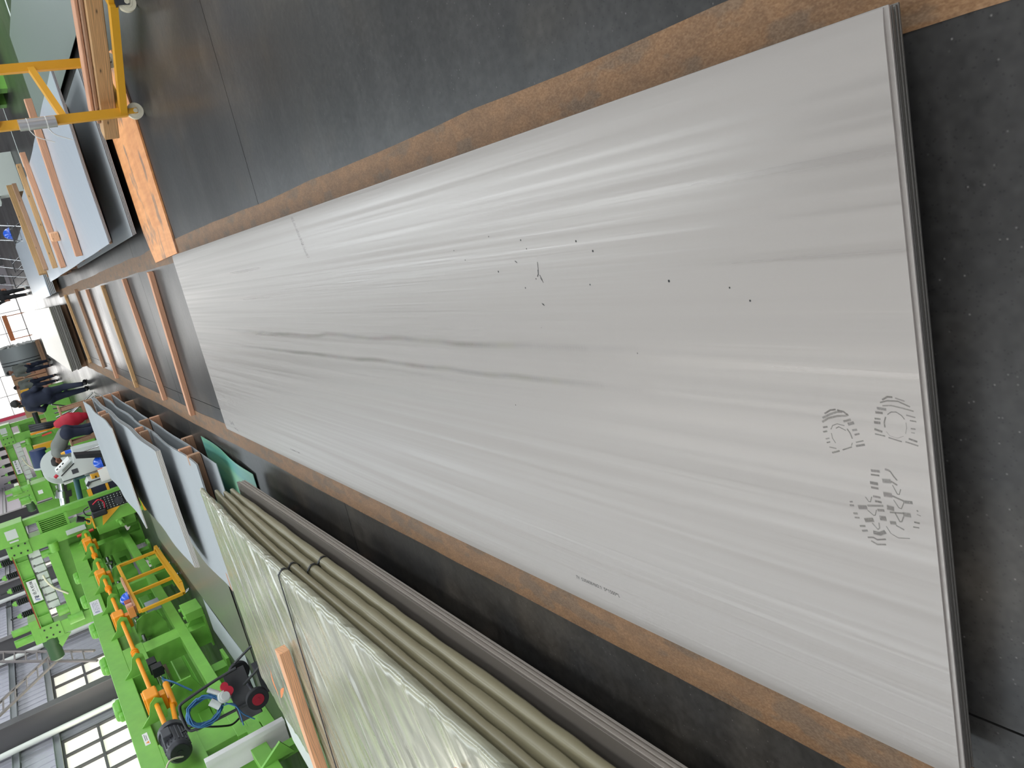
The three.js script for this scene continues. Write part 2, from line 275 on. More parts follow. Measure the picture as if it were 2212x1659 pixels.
  single('rain_pipe', [cyl([-9.5, 0, 0], [-9.5, ROOF, 0], 0.075), cyl([-9.5, 1.9, 0], [-9.5, 1.98, 0], 0.09), cyl([-9.5, 4.6, 0], [-9.5, 4.68, 0], 0.09)], M.white, ['white rain pipe beside the nearest column, past the picture edge', 'white rain pipe beside the first dark column, left of the green line', 'white rain pipe beside the second dark column, behind the sloping ladders', 'white rain pipe beside the third dark column, above the portal', 'white rain pipe beside the fourth dark column', 'white rain pipe beside the farthest column'][i], 'pipe', 'white rain pipes of the left wall', [0, 0, z + 0.5]);
});
// two sloping ladders in front of the left wall
function ladder(label, a, b, gap) {
  const t = thing('steel_ladder', label, 'ladder', [0, 0, 0], 0, 'sloping ladders');
  const A = V(...a), B = V(...b), dir = B.clone().sub(A), n = Math.round(dir.length() / 0.45), side = V(0, 0, gap / 2);
  for (const s of [-1, 1]) { const o = side.clone().multiplyScalar(s); part('side_rail', bar(A.clone().add(o).toArray(), B.clone().add(o).toArray(), 0.05, 0.07), M.rail, t); }
  for (let k = 1; k < n; k++) { const p = A.clone().addScaledVector(dir, k / n); part('rung', bar(p.clone().add(side).toArray(), p.clone().sub(side).toArray(), 0.035), M.rail, t); }
}
ladder('grey steel ladder sloping down to the right, before the second window', [-8.9, 4.5, -26.1], [-8.9, 2.0, -22.9], 0.76);
ladder('grey steel ladder sloping down to the left, crossing the other ladder', [-8.8, 4.5, -21.75], [-8.8, 2.85, -23.95], 0.78);

// ---------- sheets of steel: a slab with a height that may vary over its length and width
function sheetGeo(x0, x1, z0, z1, t, top, nx, nz) {
  const P = (i, j) => [x0 + (x1 - x0) * i / nx, z0 + (z1 - z0) * j / nz], pos = [], uv = [], nor = [];
  const e = 1e-3, N = (x, z, s) => { const n = V(-(top(x + e, z) - top(x - e, z)) / (2 * e), 1, -(top(x, z + e) - top(x, z - e)) / (2 * e)).normalize().multiplyScalar(s); return [n.x, n.y, n.z]; };
  const tri = (q) => { for (const [p, n, w] of q) { pos.push(...p); nor.push(...n); uv.push(...w); } };
  for (let i = 0; i < nx; i++) for (let j = 0; j < nz; j++) for (const s of [1, -1]) {
    const c = [[i, j], [i, j + 1], [i + 1, j + 1], [i + 1, j]].map(([a, b]) => { const [x, z] = P(a, b); return [[x, top(x, z) - (s < 0 ? t : 0), z], N(x, z, s), [x - x0, z - z0]]; });
    tri(s > 0 ? [c[0], c[1], c[2], c[0], c[2], c[3]] : [c[0], c[2], c[1], c[0], c[3], c[2]]);
  }
  const side = (list, n) => { for (let k = 0; k + 1 < list.length; k++) { const [xa, za] = list[k], [xb, zb] = list[k + 1], ya = top(xa, za), yb = top(xb, zb), q = (x, y, z) => [[x, y, z], n, [Math.abs(n[0]) ? z : x, y]]; tri([q(xa, ya, za), q(xa, ya - t, za), q(xb, yb - t, zb), q(xa, ya, za), q(xb, yb - t, zb), q(xb, yb, zb)]); } };
  const I = (j, r) => Array.from({ length: nx + 1 }, (_, k) => P(r ? nx - k : k, j)), J = (i, r) => Array.from({ length: nz + 1 }, (_, k) => P(i, r ? nz - k : k));
  side(I(nz), [0, 0, 1]); side(I(0, 1), [0, 0, -1]); side(J(nx, 1), [1, 0, 0]); side(J(0), [-1, 0, 0]);
  const g = new THREE.BufferGeometry();
  g.setAttribute('position', new THREE.Float32BufferAttribute(pos, 3)); g.setAttribute('normal', new THREE.Float32BufferAttribute(nor, 3)); g.setAttribute('uv', new THREE.Float32BufferAttribute(uv, 2));
  return g;
}
const flat = (y) => () => y;
const ORD = ['first', 'second', 'third', 'fourth', 'fifth'];
const ordinal = ['top', 'second', 'third', 'fourth', 'fifth', 'sixth', 'seventh', 'eighth', 'ninth', 'lowest'];
// the main stack: ten 5 mm sheets, 1.5 by 6.09 m, on low timbers
const TOP = 0.10;
{
  const edge = (x) => { const a = Math.abs(x); return a > 0.705 ? -0.0035 * ((a - 0.705) / 0.045) ** 2 : 0; };
  const tops = single('steel_sheet', sheetGeo(-0.75, 0.75, -6.09, 0, 0.005, (x) => TOP + edge(x), 60, 4), M.steel, 'top steel sheet of the big stack in front, with boot prints and printed text', 'steel sheet', 'steel sheets of the big stack in front');
  for (let k = 1; k < 10; k++) {
    const dx = [0, 0.002, -0.003, 0.004, -0.002, 0.003, -0.004, 0.001, 0.003, 0.006][k], dz = [0, 0.0085, -0.001, 0.0015, -0.002, 0.001, -0.0005, 0.002, -0.001, 0.001][k];
    single('steel_sheet', bx(-0.75 + dx, 0.75 + dx, TOP - 0.0052 - 0.0053 * k, TOP - 0.0002 - 0.0053 * k, -6.09 + dz, dz, 0.0008), k === 1 ? M.steel : M.steelEdge, ordinal[k] + (k === 9 ? '' : ' from the top') + ' sheet of the big stack in front' + (k === 1 ? ', jutting out' : ''), 'steel sheet', 'steel sheets of the big stack in front');
  }
  for (const [i, z] of [-0.75, -2.2, -3.7, -5.3].entries()) single('timber', at(grainBox(1.4, 0.07, TOP - 0.0532 - 0.0025), 0, (TOP - 0.0545) / 2, z), M.woodBrown, ORD[i] + ' low timber from the near end, under the big front stack', 'timber', 'timbers under the big front stack');
  // marks on the top sheet: printing, handwriting, specks, boot prints
  const mark = (name, w, d, x, z, px, draw, label) => {
    const tex = canvasTex(px[0], px[1], draw), g = new THREE.PlaneGeometry(w, d); g.rotateX(-Math.PI / 2);
    const m = part(name, at(clean(g), x, TOP + 0.0004 - 0.0, z), new THREE.MeshStandardMaterial({ map: tex, transparent: true, roughness: 0.7, metalness: 0 }), tops, label); m.castShadow = false; return m;
  };
  const line = (c, s) => { c.save(); c.translate(0, 0); s(c); c.restore(); };
  // text runs along +z (towards the viewer), letter tops towards +x
  const print = (len, hgt, x, z, al, nm) => mark('printed_text', hgt, len, x, z, [64, 1024], (c, w, h) => {
    c.clearRect(0, 0, w, h); c.fillStyle = `rgba(28,26,26,${al})`; c.translate(w * 0.2, 4); c.rotate(Math.PI / 2); c.scale(1, -1); c.scale(1, -1); c.font = '54px sans-serif'; c.textBaseline = 'alphabetic';
    const s = 'TY  S30408/NO.1  5*1500*L', tw = c.measureText(s).width; c.scale((h - 12) / tw, 1); c.fillText(s, 0, 0);
  }, nm);
  print(0.222, 0.019, -0.664, -1.132, 0.92, 'printed black text TY S30408/NO.1 5*1500*L');
  print(0.2, 0.016, -0.661, -4.18, 0.75, 'small printed text near the far left corner');
  mark('handwriting', 0.12, 0.26, -0.69, -5.76, [128, 256], (c) => { c.clearRect(0, 0, 128, 256); c.strokeStyle = 'rgba(70,70,72,0.7)'; c.lineWidth = 4; c.lineCap = 'round';
    const p = (l) => { c.beginPath(); c.moveTo(l[0], l[1]); for (let i = 2; i < l.length; i += 2) c.lineTo(l[i], l[i + 1]); c.stroke(); };
    p([100, 20, 110, 35, 98, 46, 80, 30, 78, 56]); p([96, 66, 82, 90]); p([84, 66, 100, 88]); p([108, 100, 80, 100]); p([108, 100, 106, 118]); p([94, 100, 94, 114]); p([104, 126, 96, 140, 84, 126, 82, 146]); p([60, 120, 46, 150, 58, 168]); p([50, 170, 40, 200, 52, 216]); p([44, 216, 30, 240]); }, 'faint handwriting at the far left corner');
  mark('speck_marks', 0.62, 2.0, 0.22, -1.1, [620, 2000], (c) => {
    c.clearRect(0, 0, 620, 2000); const q = (x, z) => [(x + 0.09) * 1000, (z + 2.1) * 1000]; c.fillStyle = 'rgba(30,30,32,0.95)';
    for (const [x, z, r] of [[0.467, -1.146, 2.6], [0.443, -0.893, 3], [0.412, -0.832, 3], [0.381, -1.302, 3], [0.325, -1.174, 2.4], [0.273, -1.101, 2.4], [0.324, -0.87, 2.4], [0.322, -0.578, 3.2], [0.465, -1.545, 2], [0.429, -1.486, 2], [0.492, -1.313, 2], [0.44, -1.126, 2], [0.35, -1.11, 2], [-0.067, -1.378, 2], [0.138, -0.734, 1.8], [0.033, -2.003, 1.8], [0.202, -1.136, 1.6], [0.27, -0.35, 2.4], [0.3, -0.4, 2]]) { c.beginPath(); c.arc(...q(x, z), r, 0, 7); c.fill(); }
    c.strokeStyle = 'rgba(40,40,42,0.85)'; c.lineCap = 'round';
    const p = (w, ...l) => { c.lineWidth = w; c.beginPath(); c.moveTo(...q(l[0], l[1])); for (let i = 2; i < l.length; i += 2) c.lineTo(...q(l[i], l[i + 1])); c.stroke(); };
    p(2, 0.398, -1.086, 0.375, -1.09, 0.362, -1.095); p(3.2, 0.375, -1.092, 0.363, -1.094, 0.357, -1.1); p(2, 0.36, -1.088, 0.345, -1.08); p(2, 0.352, -1.088, 0.338, -1.078); p(3, 0.408, -1.198, 0.403, -1.19); p(2.4, 0.276, -1.106, 0.27, -1.097);
  }, 'small black specks and scratches');
  mark('scuff_mark', 0.22, 0.2, 0.63, -3.0, [220, 200], (c) => { c.clearRect(0, 0, 220, 200); for (let i = 0; i < 46; i++) { c.fillStyle = `rgba(110,106,98,${rr(0.12, 0.4)})`; const x = 216 - i * 4.6, z = 60 + i * 1.7 + rr(-3, 3); c.fillRect(x, z, rr(1.5, 3.5), rr(14, 40)); } }, 'transverse grey scuff');
  mark('rolling_stain', 0.26, 4.4, 0.11, -2.9, [256, 1024], (c) => { c.clearRect(0, 0, 256, 1024); for (const [x, s] of [[52, 5], [158, 9]]) for (let i = 0; i < 1024; i += 3) { const n = fbm(i / 1024, 0.2, 14, 4, 3, 400 + s), e = Math.sin(Math.PI * i / 1024) ** 0.7; c.fillStyle = `rgba(120,116,106,${0.11 * Math.max(0, n - 0.3) * e + 0.03 * e})`; const xx = x + (fbm(i / 1024, 0.6, 10, 4, 3, 410 + s) - 0.5) * 40 * (s > 6 ? 1.2 : 0.5); for (let w = 13; w > 0; w -= 3) c.fillRect(xx - w, i, w * 2, 3.4); } }, 'two long dull rolling stains');
  const FP = [[4,30,-205,39,-191,42,-178],[5,20,-211,30,-193,37,-176,38,-164],[5,11,-213,21,-198,28,-177,31,-157,34,-151],[4,41,-175,39,-161,33,-153],[5,18,-164,24,-147],[7,13,-155,18,-141],[5,1,-147,4,-136],[4,-8,-143,-4,-132],[3,-24,-142,-18,-125],[5,-32,-143,-26,-123],[4,-1,-213,2,-202],[4,-11,-214,-8,-204],[3,-26,-210,-23,-201],[3,-34,-209,-31,-200],[4,-55,-199,-48,-181],[3,-43,-204,-44,-188],[2,-3,-195,6,-190,11,-179,9,-163],[3,3,-158,-6,-152,-17,-149],[2,-26,-150,-33,-153],[2,-11,-195,-22,-194,-32,-188],[3,-45,-174,-35,-152],[2,1,-183,5,-176,-1,-161],[4,72,-76,79,-65,79,-55],[3,66,-81,71,-66,72,-46,63,-23],[3,60,-77,62,-59,59,-38,55,-17],[3,78,-50,73,-32],[6,54,-89,53,-70],[5,45,-93,45,-78],[4,32,-96,32,-84],[6,24,-98,24,-85],[5,10,-99,6,-83],[3,0,-99,-2,-78],[3,46,-32,43,-15],[3,36,-26,35,-14],[3,20,-26,20,-17],[2,12,-26,12,-19],[4,-1,-32,-5,-16],[3,-8,-39,-13,-15],[3,-4,-72,-9,-46],[3,38,-73,27,-77,16,-77],[2,43,-69,49,-61,50,-51,44,-41,37,-36],[1,31,-34,20,-34,8,-37],[1,8,-75,0,-69,-3,-54,3,-41],[6,-80,-117,-79,-98],[4,-89,-118,-88,-100],[7,-107,-122,-107,-105],[5,-117,-121,-117,-105],[5,-136,-119,-136,-103],[5,-146,-116,-146,-102],[5,-72,-87,-74,-77],[3,-74,-77,-85,-70,-92,-64],[10,-98,-95,-96,-77],[4,-96,-77,-102,-65],[2,-103,-75,-121,-67,-121,-63,-109,-59],[11,-127,-96,-126,-78],[4,-127,-78,-133,-56],[7,-135,-57,-133,-38],[2,-135,-76,-150,-67,-151,-62,-138,-56],[11,-154,-92,-155,-77],[4,-164,-87,-160,-58],[10,-162,-60,-161,-44],[3,-163,-76,-180,-68,-179,-64,-167,-59],[8,-187,-89,-185,-76],[3,-190,-77,-196,-61],[2,-141,-136,-150,-130,-150,-126,-138,-122],[10,-168,-155,-164,-135],[5,-160,-134,-153,-99],[2,-170,-135,-179,-123,-178,-119,-165,-115],[6,-165,-113,-163,-98],[10,-195,-144,-189,-124],[11,-182,-110,-180,-96],[3,-197,-128,-209,-117,-205,-113,-193,-113],[9,-218,-128,-218,-114,-210,-101],[4,-233,-142,-230,-129,-233,-121,-227,-102],[4,-239,-135,-244,-122,-239,-103],[4,-160,-173,-158,-166],[5,-168,-174,-166,-164],[5,-185,-168,-183,-158],[4,-194,-166,-192,-155],[5,-211,-157,-208,-144],[5,-221,-153,-217,-140],[3,-147,-31,-150,-29],[2,-156,-32,-158,-24],[4,-174,-39,-174,-28],[3,-185,-42,-184,-30],[2,-197,-98,-211,-90,-217,-75,-212,-51]];
  mark('boot_print', 0.34, 0.22, -0.082, -0.114, [1360, 880], (c) => {
    c.clearRect(0, 0, 1360, 880); c.lineCap = 'butt'; c.lineJoin = 'round';
    for (const s of FP) { const al = rr(0.34, 0.58); for (const [kw, ka] of [[4.6, 0.25], [3.8, 0.4], [3.0, 0.6]]) { c.strokeStyle = `rgba(106,100,94,${al * ka})`; c.lineWidth = Math.max(3, s[0] * kw); c.beginPath(); for (let i = 1; i < s.length; i += 2) { const x = (s[i] / 1000 + 0.252) * 4000, z = (s[i + 1] / 1000 + 0.224) * 4000; i === 1 ? c.moveTo(x, z) : c.lineTo(x, z); } c.stroke(); } }
    c.globalCompositeOperation = 'destination-out'; for (let i = 0; i < 5200; i++) { c.fillStyle = `rgba(0,0,0,${rr(0.2, 0.7)})`; c.fillRect(rnd() * 1360, rnd() * 880, rr(2, 7), rr(2, 7)); }
  }, 'grey dusty boot prints');
}
// six timbers waiting on the floor beyond the stack
[[-0.085, -7.88, 1.56, 0.16, 'woodPink', 'nearest of the six floor timbers, pinkish wood with a knot'], [-0.07, -9.6, 1.53, -0.04, 'woodPink', 'second of the six floor timbers'], [-0.08, -11.9, 1.55, 0.02, 'woodTan', 'third of the six floor timbers, with a split side'], [-0.08, -14.16, 1.57, 0.027, 'woodPink', 'fourth of the six floor timbers'], [0, -15.98, 1.55, -0.17, 'woodBrown', 'fifth of the six floor timbers, greyish with a knot'], [-0.04, -18.74, 1.58, -0.24, 'woodTan', 'farthest of the six floor timbers, pale yellowish']].forEach(([x, z, l, ry, m, label]) => single('timber', grainBox(l, 0.09, 0.05), M[m], label, 'timber', 'timbers lying on the floor between the stacks', [x, 0.0255, z], -ry));

// ---------- left: bare sheets under four wrapped bundles
{
  const g = 'bare sheets under the wrapped bundles';
  for (let k = 0; k < 6; k++) single('steel_sheet', bx(-3.5, -1.2 + [0.0, -0.006, 0.004, -0.004, 0.003, -0.003][k], 0.105 + k * 0.0105, 0.1148 + k * 0.0105, -6.0 + [0.02, 0.0, 0.03, 0.01, 0.0, -0.02][k], 0.6, 0.0012), k === 5 ? M.sheetShadeTint : M.edgeBrown, ['lowest', 'fifth from the top', 'fourth from the top', 'third from the top', 'second from the top', 'topmost'][k] + ' bare sheet under the wrapped bundles on the left', 'steel sheet', g);
  for (const [i, z] of [-0.9, -2.4, -3.9, -5.4].entries()) single('timber', at(grainBox(2.0, 0.1, 0.104), -2.42, 0.0525, z), M.woodBrown, ORD[i] + ' timber from the near end, in the gap under the bare left sheets', 'timber', 'timbers under the left front stack');
  function bundleGeo(w, h, d, r, amp, sd, droop) {
    const nx = amp > 0.011 ? 80 : 50, nz = amp > 0.011 ? 300 : 150, g0 = new THREE.BoxGeometry(w, h, d, nx, 4, nz), p = g0.attributes.position;
    for (let i = 0; i < p.count; i++) {
      let x = p.getX(i), y = p.getY(i), z = p.getZ(i);
      const cx = THREE.MathUtils.clamp(x, -w / 2 + r, w / 2 - r), cy = THREE.MathUtils.clamp(y, -h / 2 + r, h / 2 - r), cz = THREE.MathUtils.clamp(z, -d / 2 + r, d / 2 - r);
      const n = V(x - cx, y - cy, z - cz); if (n.length() < 1e-6) n.set(0, Math.sign(y), 0); n.normalize();
      const u = z / d + 0.5, v = x / w + 0.5, rim = Math.max(0, Math.min(1, (Math.abs(x) - w / 2 + 0.25) / 0.25));
      const q = (fbm(u, v, 9, 4, 3, sd) - 0.5) * amp + (fbm(u + v * 0.3, v, 40, 12, 3, sd + 5) - 0.5) * amp * 0.5 + rim * (fbm(u, v * 0.5, 22, 3, 3, sd + 9) - 0.5) * amp * (amp > 0.011 ? 0.3 + 2.6 * Math.max(0, 0.3 - u) / 0.3 : 1.6);
      const f = Math.abs(x - cx) + Math.abs(y - cy) + Math.abs(z - cz) > 1e-6 ? r : 0;
      const len = Math.hypot(x - cx, y - cy, z - cz);
      const base = len > 1e-6 ? V(cx, cy, cz).addScaledVector(n, Math.min(r, len < r ? len : r)) : V(x, y, z);
      const far = Math.max(0, (-z - 0.8) / (d / 2 - 0.8)), cr = amp > 0.011 && n.y > 0.5 ? (crease(0.35 * (x + w / 2) % 1, (0.7 * (z + 9)) % 1, 231) - 0.5) * 0.012 : 0;
      base.addScaledVector(n, q + cr); base.y = base.y * (1 - 0.45 * far ** 4) - droop * far ** 1.6; p.setXYZ(i, base.x, base.y, base.z);
    }
    g0.deleteAttribute('uv'); g0.deleteAttribute('normal');
    const g1 = mergeVertices(g0, 1e-5); g1.computeVertexNormals(); return boxUV(g1);
  }
  const strapGeo = (w, h, x, z, dz) => { const o = 0.006, a = w / 2 + o, b = h / 2 + o, s = 0.011, r = 0.03; return [[-a + r, b, a - r, b], [a - r, b, a, b - r], [a, b - r, a, -b + r], [a, -b + r, a - r, -b], [a - r, -b, -a + r, -b], [-a, -b + r, -a, b - r], [-a, b - r, -a + r, b], [-a + r, -b, -a, -b + r]].map(([xa, ya, xb, yb]) => bar([xa, ya, z - dz * (a - xa)], [xb, yb, z - dz * (a - xb)], 0.018, 0.004)); };
  const B = [[-1.252, -3.2, 0.199, 0.268, 'lowest wrapped bundle, olive film, with a black strap'], [-1.262, -3.22, 0.274, 0.345, 'second wrapped bundle from below, with a black strap'], [-1.27, -3.24, 0.351, 0.414, 'third wrapped bundle from below, its far end bent down'], [-1.25, -3.2, 0.428, 0.494, 'topmost wrapped bundle, glossy clear film wrinkled over the top']];
  B.forEach(([x1, x0, y0, y1, label], k) => {
    const w = x1 - x0, h = y1 - y0, zf = [-6.1, -6.15, -6.3, -6.45][k], d = 0.5 - zf, t = thing('wrapped_bundle', label, 'wrapped bundle', [(x0 + x1) / 2, (y0 + y1) / 2, (0.5 + zf) / 2], 0, 'wrapped bundles of sheet on the left');
    part('wrapping', bundleGeo(w, h, d, h * 0.46, k === 3 ? 0.012 : 0.01, 500 + k * 20, [0.02, 0.045, 0.078, 0.07][k]), k === 3 ? M.wrapTop : M.wrap, t);
    part('strap', strapGeo(w, h, 0, [-3.77, -3.75, -3.93, -3.85][k] - (0.5 + zf) / 2, k === 3 ? 0.06 : 0.02), M.strap, t, 'black strap');
  });
  single('steel_sheet', sheetGeo(-3.98, -1.65, -6.5, 0.4, 0.006, (x, z) => 0.4205 - 0.02 * Math.max(0, (-x - 3.1)) ** 1.5 - 0.085 * Math.max(0, (-z - 3.8) / 2.6) ** 1.6, 12, 24), M.lightGrey, 'pale grey sheet jutting out to the left between the two upper wrapped bundles', 'steel sheet');
  for (const [i, z] of [-1.4, -3.6, -5.5].entries()) single('timber', at(grainBox(1.6, 0.08, 0.03), -2.4, 0.183, z), M.woodBrown, ORD[i] + ' timber strip from the near end, under the lowest wrapped bundle', 'timber', 'strips under the lowest bundle');
  single('timber', grainBox(2.0, 0.11, 0.07), M.woodFresh, 'fresh pale timber lying across the topmost wrapped bundle', 'timber', undefined, [-2.93, 0.54, -4.24], 0.02);
  // dry leaves on the film
  const leaf = (label, x, z, ry, s, curl) => {
    const t = thing('dry_leaf', label, 'leaf', [x, 0.512, z], ry, 'dry leaves on the film');
    const sh = new THREE.Shape(); sh.moveTo(0, 0); sh.quadraticCurveTo(0.028 * s, 0.03 * s, 0, 0.1 * s); sh.quadraticCurveTo(-0.028 * s, 0.03 * s, 0, 0);
    const g0 = new THREE.ExtrudeGeometry(sh, { depth: 0.0012, bevelEnabled: false, curveSegments: 10 }); g0.rotateX(-Math.PI / 2); const p = g0.attributes.position; for (let i = 0; i < p.count; i++) p.setY(i, p.getY(i) + curl * (Math.abs(p.getX(i)) / 0.02) ** 2 * 0.006 + Math.abs(p.getZ(i)) * 0.15 * curl); g0.computeVertexNormals();
    part('blade', boxUV(g0), std(C(214, 128, 74), 0.7), t); part('stalk', tube([[0, 0.001, 0], [0.006, 0.004, 0.03 * s], [0.0, 0.002, 0.07 * s]], 0.0014, 8, 5), M.woodBrown, t);
  };
  leaf('dry orange leaf on the film, the one farther from the timber', -2.5, -5.16, 2.2, 2.0, 0.6); leaf('dry orange leaf on the film, curled beside the timber', -2.5, -4.82, 0.9, 1.5, 1.2);
  leaf('small brown leaf near the right edge of the topmost wrapped bundle', -1.42, -1.68, 0.4, 0.7, 0.4);
}
// ---------- second left stack: four tiers of sheets kept apart by timbers
{
  const sag = (y, a, ph) => (x, z) => y - a * (0.5 - 0.5 * Math.cos((z + ph) * 2.9)) * (0.6 + 0.4 * Math.min(1, Math.abs(x + 1.9) / 0.8)) - 0.012 * Math.max(0, (-13.8 - z)) * 0;
  const tiers = [['lowest', 0.135, 1, -6.9, -15.4, -2.75, 0.012, 0.6], ['third', 0.285, 2, -7.15, -15.5, -2.7, 0.028, 0.0], ['second', 0.452, 6, -8.5, -15.4, -2.64, 0.02, 0.9], ['topmost', 0.588, 2, -11.1, -15.25, -2.72, 0.024, 0.2]];
  for (const [n, y, c, zn, zf, xl, a, ph] of tiers) for (let k = 0; k < c; k++)
  {
    const zz = zn + rr(-0.012, 0.012) + (c > 3 ? k * 0.008 : k * 0.02), f = sag(y - k * 0.0085, a, ph), xa = xl + rr(-0.006, 0.006), xb = -1.2 + rr(-0.006, 0.006);
    const sh = single('steel_sheet', sheetGeo(xa, xb, zf, zz, 0.006, f, 6, 48), k === 0 ? M.steelBlue : M.steelPlain, (c === 1 ? 'single sheet of the ' + n + ' tier' : ordinal[k] + ' sheet of the ' + n + ' tier') + ' in the second stack on the left', 'steel sheet', 'sheets of the second stack on the left');
    if (n !== 'lowest' && n !== 'third') part('lit_edge_tint', sheetGeo(xa, xb, zz, zz + 0.002, 0.0062, (x, z) => f(x, zz) + 0.0001, 6, 1), M.litEdgeTint, sh, 'cut edge tinted bright as if lit');
  }
  const bl = (y0, y1, z, lab, m = 'woodBrown', l = 1.54) => single('timber', at(grainBox(l, 0.085, y1 - y0), -1.95, (y0 + y1) / 2, z), M[m], lab, 'timber', 'spacer timbers of the second stack on the left');
  [[0.0, 0.122, [-8.6, -10.8, -13.2, -15.0], 'under the lowest tier'], [0.137, 0.26, [-7.6, -8.05, -10.8, -15.0], 'between the lowest and the third tier'], [0.287, 0.385, [-9.9, -10.3, -15.0], 'between the third and second tier'], [0.454, 0.56, [-12.5, -12.95, -15.0], 'between the second and topmost tier']].forEach(([a, b, zs, lab]) => zs.forEach((z, i) => bl(a, b, z, ['first', 'second', 'third', 'fourth', 'fifth'][i] + ' spacer timber from the near end, ' + lab, i % 2 ? 'woodPink' : 'woodBrown')));
  // green sheet on the floor between the two stacks
  single('plastic_sheet', sheetGeo(-0.62, 0.28, -0.95, 0.9, 0.004, (x, z) => 0.02 + 0.012 * Math.sin(z * 4) + 0.02 * Math.max(0, x - 0.1), 8, 16), std(new THREE.Color(1, 1, 1), 0.45, 0, { map: rep(T.greenSheet, 1, 0.5) }), 'worn green plastic sheet on the floor at the far end of the wrapped bundles', 'plastic sheet', undefined, [-1.42, 0.0, -6.95], -0.06);
  single('steel_sheet', sheetGeo(-4.7, -2.95, -17.2, -9.55, 0.004, (x, z) => 0.012 + 0.003 * Math.sin(z * 2.1 + x * 3), 8, 30), M.steelGloss, 'dull reflecting sheet lying on the floor beside the second left stack', 'steel sheet');
  single('steel_sheet', sheetGeo(-5.35, -4.74, -12.9, -10.2, 0.004, (x, z) => 0.01 + 0.002 * Math.sin(z * 2.6), 4, 20), M.steelBlue, 'bluish sheet lying on the floor close to the green machine', 'steel sheet');
}
